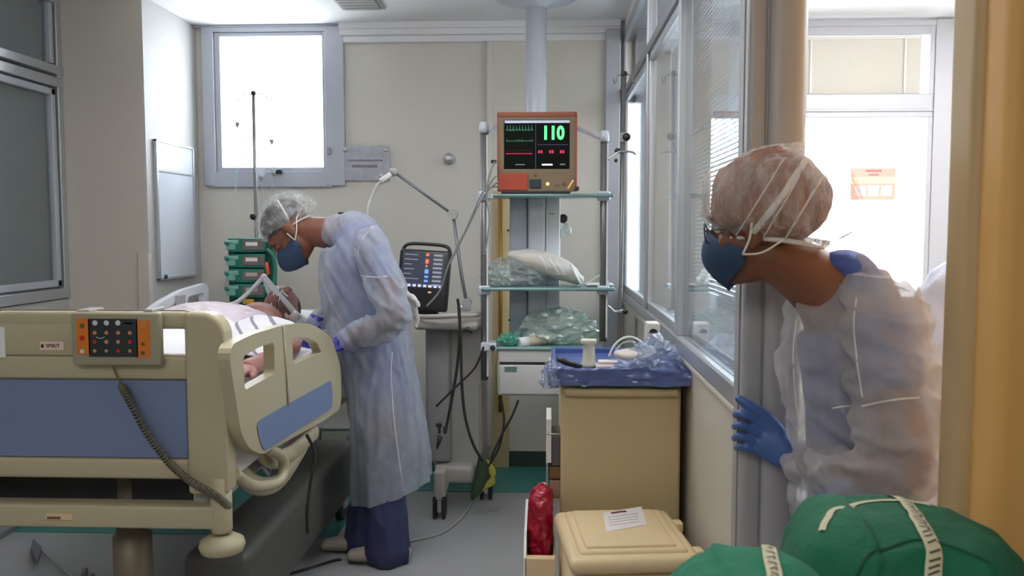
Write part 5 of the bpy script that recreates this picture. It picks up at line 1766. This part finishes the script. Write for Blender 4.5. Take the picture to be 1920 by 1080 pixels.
# ---------- person leaning at the doorway
YD = 1.77
def D(u, v, d=0):
    return P(u, v, YD + d)
dp = thing('person', (D(1610, 900).x, YD + .02, 0), 'person in translucent white gown, glasses and hair cap peering round the column', 'person')
HD = frame3(D(1424, 424), (-.87, .46, -.12), (-.12, 0, 1))
b = B()
head_shapes(b, HD)
b.loft([(D(1440, 470), .058, .056), (D(1490, 500), .06, .056), (D(1545, 540), .075, .062), (D(1590, 580), .11, .09)], (0, 1, 0), 22)
b.loft([(D(1597, 590), .095, .08), (D(1605, 680), .105, .09), (D(1615, 800), .1, .08), (D(1620, 960), .11, .09)], (0, 1, 0), 24)
for dy in (-.07, .07):
    b.tube(dense([D(1615, 960, dy), V((D(1612, 900).x, YD + dy, .5)), V((D(1610, 900).x, YD + dy, .08)), V((D(1610, 900).x, YD + dy, .05))], 3), [.09, .085, .08, .07, .062, .058, .052, .046, .045, .045], 14)
dsh, del_, dwr = D(1650, 590, -.10), D(1703, 884, -.20), P(1494, 868, 1.825)
b.tube(dense([dsh, dsh.lerp(del_, .5), del_, del_.lerp(dwr, .5), dwr], 3), [.05, .05, .048, .046, .044, .043, .042, .042, .04, .036, .032, .028, .026], 14)
b.tube(dense([D(1552, 600, .03), D(1548, 720, .03), D(1580, 850, .0)], 3), [.036, .035, .034, .033, .032, .03, .03], 14)
dbody = link('body', fuse(b, .0065, 2), M_skin2, dp)
eyes(HD, dbody)
b = B()
b.loft([(D(1580, 560), .06, .05), (D(1600, 600), .105, .09), (D(1606, 670), .115, .098), (D(1615, 800), .108, .09), (D(1620, 960), .12, .1)], (0, 1, 0), 28)
b.tube([dsh, dsh.lerp(del_, .5)], [.058, .055], 18)
link('scrub_top', fuse(b, .009, 3, lambda p, n_: fold(p, (7, 7, 5), .006, 4)), M_scrub2, dp)
b = B()
for dy in (-.065, .065):
    b.loft([(D(1615, 950, dy), .11, .09), (V((D(1612, 900).x, YD + dy, .55)), .095, .09), (V((D(1610, 900).x, YD + dy, .06)), .09, .085)], (0, 1, 0), 24)
link('trousers', fuse(b, .01, 3, lambda p, n_: fold(p, (8, 8, 3), .01, 14)), M_scrub2, dp)
shoe((D(1610, 900).x, YD - .07, 0), M_shoe, dp)
shoe((D(1610, 900).x, YD + .07, 0), M_shoe, dp)
# collar
col_ = B().tube(dense([D(1497, 545, -.04), D(1530, 524, -.07), D(1570, 500, -.07), D(1604, 488, -.03), D(1615, 500, .02), D(1600, 520, .07)], 5), [(.006, .022)] * 26, 10, side=(0, 1, 0))
b = B()
b.loft([(D(1530, 500, .0), .02, .03), (D(1565, 494, .0), .028, .06), (D(1592, 512, .0), .05, .075), (D(1600, 560), .09, .09)], (0, 1, 0), 24)
link('scrub_collar', fuse(b, .006, 3, lambda p, n_: fold(p, (14, 14, 14), .004, 2)), M_scrub2, dp)
# gown
Yd = 1600 / YD
gs = [(D(1585, 528), 24, .05), (D(1590, 560), 100, .105), (D(1600, 610), 126, .125), (D(1606, 690), 138, .12), (D(1614, 770), 134, .115), (D(1622, 850), 130, .115), (D(1624, 950), 134, .15), (D(1624, 1080), 138, .16), (V((D(1624, 900).x, YD, .62)), 140, .17)]
b = B()
b.loft([(c_, w_ / Yd, d_) for c_, w_, d_ in gs], (0, 1, 0), 44)
slv = B()
slv.loft([(D(1625, 530, -.03), .045, .06), (D(1650, 585, -.09), .078, .08), (D(1668, 680, -.13), .086, .08), (D(1684, 790, -.17), .08, .075), (D(1697, 868, -.19), .070, .066)], (0, 1, 0), 30)
slv.loft([(D(1700, 872, -.19), .060, .060), (D(1650, 893, -.18), .060, .060), (D(1590, 892, -.13), .054, .055), (D(1540, 882, -.03), .05, .05), (P(1512, 876, 1.80), .048, .044)], (0, 1, 0), 30)
b.loft([(D(1528, 585, .04), .05, .06), (D(1520, 660, .05), .045, .06), (D(1530, 740, .05), .045, .06), (D(1560, 840, .03), .04, .05)], (0, 1, 0), 24)
def gd(p, n_):
    a = fold(V((p.x + .25 * p.z, p.y, p.z)), (14, 10, 3), .018, 12) + fold(V((p.x - .8 * p.z, p.y, p.z + .5 * p.x)), (5, 8, 13), .010, 23)
    a += fold(p, (30, 26, 14), .002, 6)
    return a
gm = fuse(b, .007, 4, gd)
def neck_cut(p):
    n0 = D(1500, 556)
    n1 = D(1600, 500)
    return p.z > n0.z + (p.x - n0.x) / (n1.x - n0.x) * (n1.z - n0.z) and p.x < D(1622, 500).x
n0, n1 = D(1478, 552), D(1600, 492)
cut_plane(gm, n0, (-(n1.z - n0.z), 0, n1.x - n0.x), lambda p: p.x < D(1626, 500).x)
cut_plane(gm, (0, 0, .66), (0, 0, -1))
g_ = link('gown', gm.copy(), M_gown2, dp)
def sd_(p, n_):
    a = fold(V((p.x - .5 * p.z, p.y, p.z + .5 * p.x)), (7, 8, 15), .016, 3) + fold(p, (30, 20, 14), .002, 9)
    q = P(1560, 895, p.y)
    if p.x < q.x + .05:
        a += fold(V((p.x + .35 * p.z, p.y, p.z)), (26, 10, 7), .010, 31) * min(1, (q.x + .05 - p.x) / .05)
    return a
sm_ = fuse(slv, .0065, 4, sd_)
link('sleeve', sm_.copy(), M_gown2, g_)
T = bvh(gm)
TS = bvh(sm_)
seam([D(1606, 560, -.2), D(1602, 610, -.25), D(1608, 680, -.25), D(1618, 745, -.25)], .003, TS, g_)
seam([D(1616, 762, -.28), D(1660, 752, -.28), D(1725, 745, -.25)], .0035, TS, g_)
seam([D(1560, 765, -.2), D(1585, 762, -.2), D(1605, 760, -.2)], .0035, T, g_)
seam([D(1494, 600, -.1), D(1488, 660, -.1), D(1492, 740, -.1), D(1500, 800, -.1)], .003, T, g_)
# hand in blue glove on the column edge
PH = 1.868
hw_ = lambda u, v, y=PH: P(u, v, y)
kn_ = [hw_(1433, 800), hw_(1427, 816), hw_(1428, 834), hw_(1436, 850)]
fi = [[hw_(1408, 783), hw_(1390, 776), hw_(1381, 776, 1.90), hw_(1379, 778, 1.93)],
      [hw_(1402, 802), hw_(1386, 797), hw_(1379, 799, 1.90), hw_(1377, 800, 1.935)],
      [hw_(1404, 824), hw_(1388, 818), hw_(1379, 820, 1.90), hw_(1377, 822, 1.93)],
      [hw_(1412, 844), hw_(1396, 838), hw_(1385, 838, 1.89), hw_(1381, 840, 1.915)]]
th_ = [hw_(1474, 828), hw_(1452, 796), hw_(1428, 774), hw_(1404, 760), hw_(1386, 748, 1.875)]
me = hand_mesh(hw_(1488, 862, 1.85), kn_, fi, th_, wr=.028, palm=.037, th=.014, side=(.35, 0, .9))
link('glove', me, M_glove, dp)
obj('glove_cuff', B().tube([hw_(1482, 856, 1.85), P(1510, 874, 1.825)], [.032, .036], 20), M_glove, dp)
# head wear
hb = B().ell(HD @ V((-.026, 0, .05)), (.120, .098, .104), HD.to_3x3(), 90, 60)
c0 = HD @ V((-.026, 0, .05))
hb.v = [tuple(c0 + (V(x) - c0) * (1 + .07 * noise.noise(V(x) * 16) + .03 * noise.noise(V(x) * 45))) for x in hb.v]
obj('hair', hb, M_hair2, dbody)
cb, rim = cap_mesh(HD, (-.046, 0, .032), (.160, .124, .126), -12, 2.1, 30, .05, 8, .12)
co = obj('hair_cap', cb, M_cap2, dp)
obj('cap_rim', B().tube(rim[::2], .005, 6, closed=True), M_rim, co)
HT = BVHTree.FromPolygons([V(x) for x in cb.v], cb.f)
b = B()
for (u0, v0), (u1, v1), (u2, v2), w_ in (((1512, 300), (1450, 390), (1385, 468), .012), ((1545, 330), (1500, 400), (1462, 468), .004), ((1500, 330), (1440, 430), (1420, 465), .003), ((1470, 300), (1420, 380), (1380, 440), .003)):
    b = B()
    ribbon(b, [D(u0, v0, -.15), D(u1, v1, -.2), D(u2, v2, -.15)], w_, HT, .002, cast=True)
    obj('pleat_band', b, M_rim, co)
mo_ = solid(obj('face_mask', mask_mesh(HD, .026), M_mask, dp), .002)
for s_ in (1, -1):
    b = B()
    att = HD @ V((.02, s_ * .076, -.05))
    b.tube(dense([att, HD @ V((.0, s_ * .086, -.02)), HD @ V((-.01, s_ * .095, .01))], 4), .0025, 6)
    b.tube(dense([att, HD @ V((-.02, s_ * .08, -.05)), HD @ V((-.06, s_ * .07, -.03))], 4), .002, 6)
    obj('mask_strap', b, M_strap, mo_)
gl = obj('glasses', B().tube(dense([HD @ V((.108, -.012, .004)), HD @ V((.112, 0, .008)), HD @ V((.108, .012, .004))], 4), .0016, 6), M_black, dp)
for s_ in (1, -1):
    ring = [HD @ V((.106 - .01 * abs(cos(2 * pi * i / 24) * .5 + .5) * .8, s_ * .034 + .0225 * cos(2 * pi * i / 24), .0 + .0205 * sin(2 * pi * i / 24))) for i in range(24)]
    obj('rim', B().tube(ring, .0014, 6, closed=True), M_black, gl)
    obj('lens', B().add(ring, [tuple(range(24))]), M_wglass, gl)
    obj('temple', B().tube([HD @ V((.098, s_ * .057, .004)), HD @ V((.02, s_ * .08, .006)), HD @ V((-.01, s_ * .082, .0))], .0015, 6), M_black, gl)

# ---------- patient on the bed
pt_ = thing('person', (-1.36, 3.4, .935), 'patient lying on the bed under white tubing, head towards the window', 'person')
HPt = frame3((-1.29, 4.03, 1.075), (.05, -.22, .97), (.1, .97, .22))
b = B()
head_shapes(b, HPt)
b.loft([((-1.30, 3.98, 1.045), .06, .06), ((-1.32, 3.91, 1.03), .065, .065), ((-1.33, 3.84, 1.03), .09, .12)], (1, 0, 0), 20)
b.loft([((-1.40, 3.82, 1.015), .075, .16), ((-1.43, 3.7, 1.02), .09, .19), ((-1.44, 3.5, 1.02), .10, .2), ((-1.42, 3.3, 1.015), .095, .2), ((-1.38, 3.1, 1.02), .10, .2)], (1, 0, 0), 28)
for s_ in (-1, 1):
    b.tube(dense([V((-1.38 + s_ * .1, 3.1, 1.02)), V((-1.38 + s_ * .11, 2.8, 1.03)), V((-1.38 + s_ * .11, 2.62, 1.03)), V((-1.38 + s_ * .11, 2.47, 1.0))], 3), [.085, .082, .08, .075, .07, .065, .058, .05, .045, .04], 14)
b.tube(dense([V((-1.24, 3.76, 1.01)), V((-1.10, 3.5, .99)), V((-1.03, 3.3, .985)), V((-1.03, 3.1, .98)), V((-1.03, 2.96, .975)), V((-1.04, 2.86, .97))], 3), [.055, .054, .052, .05, .05, .05, .05, .047, .044, .042, .038, .034, .03, .032, .034, .03], 14)
b.tube(dense([V((-1.56, 3.76, 1.04)), V((-1.66, 3.5, 1.0)), V((-1.68, 3.2, .985)), V((-1.64, 2.95, .97))], 3), [.055, .054, .052, .05, .048, .045, .042, .038, .034, .03], 14)
me = fuse(b, .0065, 3)
for v_ in me.vertices:
    v_.co.z = max(v_.co.z, .934)
pb_ = link('body', me, M_skin3, pt_)
obj('hair', B().ell(HPt @ V((-.022, 0, .045)), (.092, .08, .084), HPt.to_3x3()), M_hair, pb_)
eyes(HPt, pb_, M_skin3)
hd2 = []
kn_ = [V((-1.012, 2.80, .972)), V((-1.032, 2.795, .974)), V((-1.052, 2.8, .972)), V((-1.07, 2.81, .968))]
fi = [[k + V((0, -.03, .0)), k + V((0, -.055, -.01)), k + V((0, -.07, -.022))] for k in kn_]
me = hand_mesh(V((-1.04, 2.88, .972)), kn_, fi, [V((-1.02, 2.86, .972)), V((-1.0, 2.83, .965)), V((-.992, 2.79, .955))], side=(1, 0, 0), palm=.04)
link('hand', me, M_skin3, pb_)
M_pgown = mat('pale_pink_gown', srgb(206, 194, 202), .8, var=.08, bump=.3, bscale=40)
b = B()
b.loft([((-1.41, 3.82, 1.015), .08, .17), ((-1.44, 3.68, 1.025), .10, .21), ((-1.45, 3.5, 1.03), .112, .225), ((-1.43, 3.3, 1.02), .107, .225), ((-1.40, 3.16, 1.01), .10, .22)], (1, 0, 0), 32)
b.loft([((-1.27, 3.76, 1.01), .05, .06), ((-1.14, 3.56, 1.0), .058, .06), ((-1.07, 3.42, .99), .053, .055)], (1, 0, 0), 20)
me = fuse(b, .009, 4, lambda p, n_: fold(p, (14, 8, 10), .01, 3))
for v_ in me.vertices:
    v_.co.z = max(v_.co.z, .933)
link('patient_gown', me, M_pgown, pt_)
# blanket over the legs
def stripe_mat():
    m, nt, out = nodes('white_cloth_grey_stripes')
    p = nt.nodes.new('ShaderNodeBsdfPrincipled')
    p.inputs['Roughness'].default_value = .85
    wv = nt.nodes.new('ShaderNodeTexWave')
    wv.bands_direction = 'DIAGONAL'
    wv.inputs['Scale'].default_value = 9
    wv.inputs['Distortion'].default_value = 1.2
    rp = nt.nodes.new('ShaderNodeValToRGB')
    rp.color_ramp.elements[0].position = .86
    rp.color_ramp.elements[0].color = (.70, .69, .73, 1)
    rp.color_ramp.elements[1].position = .95
    rp.color_ramp.elements[1].color = (.22, .21, .26, 1)
    L(nt, coords(nt, (1, .3, 1)), wv.inputs['Vector'])
    L(nt, wv.outputs['Fac'], rp.inputs[0])
    L(nt, rp.outputs[0], p.inputs['Base Color'])
    L(nt, p.outputs[0], out.inputs[0])
    return m
def drape(x0, x1, y0, y1, hf, nx=60, ny=70):
    vs, fs = [], []
    for i in range(nx + 1):
        for j in range(ny + 1):
            x, y = x0 + (x1 - x0) * i / nx, y0 + (y1 - y0) * j / ny
            vs.append(V((x, y, hf(x, y))))
    for i in range(nx):
        for j in range(ny):
            a = i * (ny + 1) + j
            fs.append((a, a + ny + 1, a + ny + 2, a + 1))
    return B().add(vs, fs, True)
def legs_h(x, y):
    z = .942
    for s_ in (-1, 1):
        c = -1.38 + s_ * .11
        z = max(z, .942 + .165 * max(0, 1 - ((x - c) / .17) ** 2) ** .7 * (1 if y > 2.5 else max(0, (y - 2.4) / .1)))
    z += .018 * abs(noise.noise(V((x * 6, y * 4, 2)))) + .012 * abs(noise.noise(V((x * 15, y * 9, 5))))
    return z
bk = one('blanket', drape(-1.84, -1.10, 2.42, 3.2, legs_h), M_sheet, "white blanket covering the patient's legs behind the footboard", 'blanket')
solid(bk, .006)
def side_h(x, y):
    e = max(0, 1 - ((x + 1.14) / .16) ** 2) * max(0, 1 - ((y - 3.28) / .32) ** 2)
    return .955 + .15 * e ** .5 + .014 * abs(noise.noise(V((x * 14, y * 8, 9))))
ft_ = one('folded_cloth', drape(-1.28, -1.0, 2.98, 3.56, side_h, 40, 50), stripe_mat(), "white cloth with grey stripes folded against the patient's side", 'cloth')
solid(ft_, .006)
# tubing
vt_ = thing('breathing_circuit', (-1.25, 3.95, 1.2), "white breathing tubes rising in a peak over the patient's face", 'tubing')
M_tb = mat('white_tube', (.70, .72, .75), .35)
YT_ = 3.95
q = lambda u, v, d=0: P(u, v, YT_ + d)
obj('tube', B().tube(dense([q(428, 572), q(445, 566), q(470, 545), q(494, 519)], 6), .0105, 10), M_tb, vt_)
cor = dense([q(494, 519), q(508, 535), q(522, 552), q(540, 572), q(556, 590), q(575, 603)], 14)
obj('corrugated_tube', B().tube(cor, [.0135 + .0022 * (i % 2) for i in range(len(cor))], 12), M_tb, vt_)
cor = dense([q(496, 524, .03), q(503, 545, .03), q(514, 565, .02), q(530, 585, .02), q(548, 604, .0)], 12)
obj('corrugated_tube', B().tube(cor, [.010 + .002 * (i % 2) for i in range(len(cor))], 10), M_tb, vt_)
obj('elbow', B().sph(q(495, 520), .017), M_tb, vt_)
obj('connector', B().tube([q(578, 605, -.02), q(588, 615, -.03)], [.016, .014], 14), mat('grey_blue_connector', srgb(90, 120, 135), .4), vt_)
obj('filter', B().tube([q(546, 590, -.02), q(556, 600, -.02)], [.028, .028], 18), mat('pale_pink_filter', (.62, .5, .48), .4), vt_)
HB = bvh(me) if False else BVHTree.FromPolygons([v_.co + pt_.location for v_ in pb_.data.vertices], [tuple(p.vertices) for p in pb_.data.polygons])
b = B()
for a_, c_ in (((.09, .05, -.03), (.09, -.05, -.06)), ((.09, .05, -.065), (.09, -.05, -.02)), ((.08, .07, -.04), (.1, 0, -.045))):
    ribbon(b, [HPt @ V(a_), (HPt @ V(a_)).lerp(HPt @ V(c_), .5) + V((0, 0, .03)), HPt @ V(c_)], .012, HB, .002)
obj('tape', b, M_white, vt_)
obj('thin_tube', B().tube(dense([HPt @ V((.11, .0, -.05)), q(500, 600, -.1), q(488, 612, -.15), q(478, 625, -.2)], 6), .004, 8), M_tb, vt_)
obj('thin_tube', B().tube(dense([HPt @ V((.1, .03, -.05)), q(505, 618, -.12), q(492, 628, -.2), q(470, 630, -.25)], 6), .0035, 8), M_tb, vt_)
obj('thin_tube', B().tube(dense([HPt @ V((.11, .02, -.04)), q(512, 605, -.1), q(498, 596, -.12), q(486, 604, -.2)], 6), .003, 8), M_rub, vt_)

# ---------- draped cloth beyond the doorway
YG = 2.35
def G(u, v, d=0):
    return P(u, v, YG + d)
b = B()
b.loft([(G(1800, 500), .03, .05), (G(1790, 560), .09, .09), (G(1785, 660), .11, .12), (G(1785, 800), .11, .13), (G(1790, 1000), .12, .13), (V((G(1790, 1000).x, YG, .02)), .13, .14)], (0, 1, 0), 30)
me = fuse(b, .01, 3, lambda p, n_: fold(p, (9, 9, 2.5), .018, 44) + fold(V((p.x + .8 * p.z, p.y, p.z)), (7, 7, 5), .01, 3))
for v_ in me.vertices:
    v_.co.z = max(v_.co.z, .0)
o = link('draped_cloth', me, mat('lavender_white_cloth', (.66, .69, .82), .8, var=.06, bump=.2, bscale=40))
recentre(o, (G(1790, 900).x, YG, 0))
tag(o, 'lavender white draped cloth seen between the leaning person and the doorway', 'cloth')

# ---------- green wrapped bundles in the foreground
M_green = mat('surgical_green_cloth', srgb(6, 92, 62), .85, var=.12, vscale=6, bump=.25, bscale=120)
M_green2 = mat('lighter_green_cloth', srgb(16, 112, 80), .85, var=.12, vscale=6, bump=.25, bscale=120)
M_tape = mat('cream_tape', srgb(190, 184, 152), .6, var=.06)
def superell(c, r, e, M=None, n=48, k=30):
    sg = lambda t, p_: math.copysign(abs(t) ** p_, t)
    vs, fs = [], []
    for i in range(k + 1):
        th = -pi / 2 + pi * i / k
        for j in range(n):
            ph = 2 * pi * j / n
            p = V((r[0] * sg(cos(th), e) * sg(cos(ph), e), r[1] * sg(cos(th), e) * sg(sin(ph), e), r[2] * sg(sin(th), e)))
            if M: p = M @ p
            vs.append(V(c) + p)
    for i in range(k):
        for j in range(n):
            a, b_ = i * n + j, i * n + (j + 1) % n
            fs.append((a, b_, b_ + n, a + n))
    return B().add(vs, fs, True)
tz = .80
tr0 = thing('steel_trolley', (.46, 1.12, 0), 'steel trolley carrying the green wrapped bundles in the foreground', 'trolley')
X0, X1, Y0, Y1 = .14, .82, .86, 1.34
obj('top', B().box((X0, Y0, tz - .02), (X1, Y1, tz), .006, 3), M_steel, tr0)
for x in (X0 + .03, X1 - .03):
    for y in (Y0 + .03, Y1 - .03):
        obj('leg', B().tube([V((x, y, .06)), V((x, y, tz - .02))], .012, 10), M_steel, tr0)
        obj('castor', B().tube([V((x - .012, y, .03)), V((x + .012, y, .03))], .03, 14), M_rub, tr0)
obj('shelf', B().box((X0 + .02, Y0 + .02, .25), (X1 - .02, Y1 - .02, .26), .003), M_steel, tr0)
Y1b = 1.2
top_z = P(1660, 950, 1.2).z
c = V((P(1672, 1000, Y1b).x, Y1b - .03, (tz + top_z) / 2 + .0))
big = thing('wrapped_bundle', (c.x, c.y, tz), 'large dark green cloth bundle sealed with crossed cream tape', 'bundle', 'green wrapped bundles')
hz_ = (top_z - tz) / 2
b = superell(c, (.152, .15, hz_), .58, Matrix.Rotation(radians(5), 3, 'Y') @ Matrix.Rotation(radians(-12), 3, 'Z'))
pa, pb2 = P(1580, 1030, 1.08), P(1700, 1000, 1.1)
def gb_(p, n_):
    a = fold(p, (7, 9, 9), .006, 3) + fold(p, (18, 14, 14), .002, 9)
    t = (p.x - c.x)
    l1 = c.z + .055 - abs(t + .01) * .35 - t * .12
    if p.y < c.y + .02 and p.z < l1 and n_.y < .2:
        a += .007
    if t < -.095 + .03 * (p.z - c.z) / hz_:
        a += .006
    return a
me = fuse(b, .0045, 2, gb_)
for v_ in me.vertices:
    v_.co.z = max(v_.co.z, tz + .001)
link('wrap', me.copy(), M_green, big)
T = bvh(me)
b = B()
q1 = ribbon(b, [P(1655, 938, 1.32), P(1690, 965, 1.22), P(1715, 1000, 1.14), P(1738, 1040, 1.08), P(1752, 1090, 1.03)], .020, T, .0025, 12)
tp1 = obj('tape', b, M_tape, big)
b = B()
q2 = ribbon(b, [P(1556, 1022, 1.12), P(1580, 990, 1.17), P(1630, 970, 1.2), P(1690, 967, 1.22), P(1738, 978, 1.22)], .010, T, .0015, 12)
obj('tape', b, M_tape, big)
b = B()
ribbon(b, [P(1600, 1090, 1.04), P(1625, 1050, 1.06), P(1660, 1028, 1.07), P(1715, 1014, 1.08), P(1780, 1022, 1.07), P(1850, 1060, 1.05)], .004, T, .001, 12)
obj('hem', b, mat('deep_green_hem', srgb(6, 66, 46), .85), big)
def tape_marks(q_, w_, m, parent, every=3, seed=1):
    r_ = random.Random(seed)
    b = B()
    for i in range(2, len(q_) - 3, every):
        p, n_ = q_[i]
        t = (q_[i + 1][0] - p).normalized()
        s_ = t.cross(n_).normalized()
        o_ = n_ * .0022
        l_ = w_ * r_.uniform(.5, .85)
        if i > len(q_) * .62:
            dv = (s_ * .8 + t * .6).normalized()
            l_ = w_ * .9
        else:
            dv = (s_ * r_.uniform(.5, 1) + t * r_.uniform(-.5, .5)).normalized()
        e_ = dv.cross(n_).normalized() * .0013
        b.add([p + o_ - dv * l_ / 2 - e_, p + o_ + dv * l_ / 2 - e_, p + o_ + dv * l_ / 2 + e_, p + o_ - dv * l_ / 2 + e_], [(0, 1, 2, 3)])
        if i < len(q_) * .62:
            b.add([p + o_ - dv * l_ / 2 - e_ + t * .003, p + o_ - dv * l_ / 2 + e_ * 2 + t * .003, p + o_ - dv * l_ / 4 + e_ * 2 + t * .005, p + o_ - dv * l_ / 4 - e_ + t * .005], [(0, 1, 2, 3)])
    obj('tape_marks', b, m, parent)
M_ink = mat('dark_brown_ink', (.06, .045, .035), .6)
tape_marks(q1, .018, M_ink, tp1, 2, 3)
# small bundle
Ys = 1.0
top_z = P(1400, 1036, 1.0).z
c = V((P(1402, 1080, .98).x, .98, (tz + top_z) / 2))
sb = thing('wrapped_bundle', (c.x, c.y, tz), 'smaller lighter green cloth bundle nearest the viewer with one strip of marked tape', 'bundle', 'green wrapped bundles')
hz2 = (top_z - tz) / 2
b = superell(c, (.105, .10, hz2), .62, Matrix.Rotation(radians(-6), 3, 'Z'))
c2 = c
def gs_(p, n_):
    a = fold(p, (8, 9, 9), .006, 13) + fold(p, (18, 14, 14), .002, 19)
    if p.x - c2.x < -.06 + .03 * (p.z - c2.z) / hz2:
        a -= .006
    return a
me = fuse(b, .004, 2, gs_)
for v_ in me.vertices:
    v_.co.z = max(v_.co.z, tz + .001)
link('wrap', me.copy(), M_green2, sb)
T = bvh(me)
b = B()
q1 = ribbon(b, [P(1436, 1038, 1.05), P(1448, 1056, .96), P(1462, 1085, .9), P(1470, 1120, .88)], .017, T, .0025, 12)
tp1 = obj('tape', b, M_tape, sb)
tape_marks(q1, .015, M_ink, tp1, 2, 5)

# crimson bag in the narrow bin
b = superell(((rx0 + rx1) / 2 + .001, yr + .14, rz + .045), (.038, .085, .13), .6)
me = fuse(b, .0045, 2, lambda p, n_: fold(p, (30, 22, 12), .010, 3) + fold(p, (60, 50, 40), .004, 5))
for v_ in me.vertices:
    v_.co.x = min(max(v_.co.x, rx0 + .007), rx1 - .0095)
o = link('red_bag', me, M_red)
recentre(o, ((rx0 + rx1) / 2, yr + .14, rz - .09))
tag(o, 'crimson plastic bag bulging out of the narrow bin', 'plastic bag')
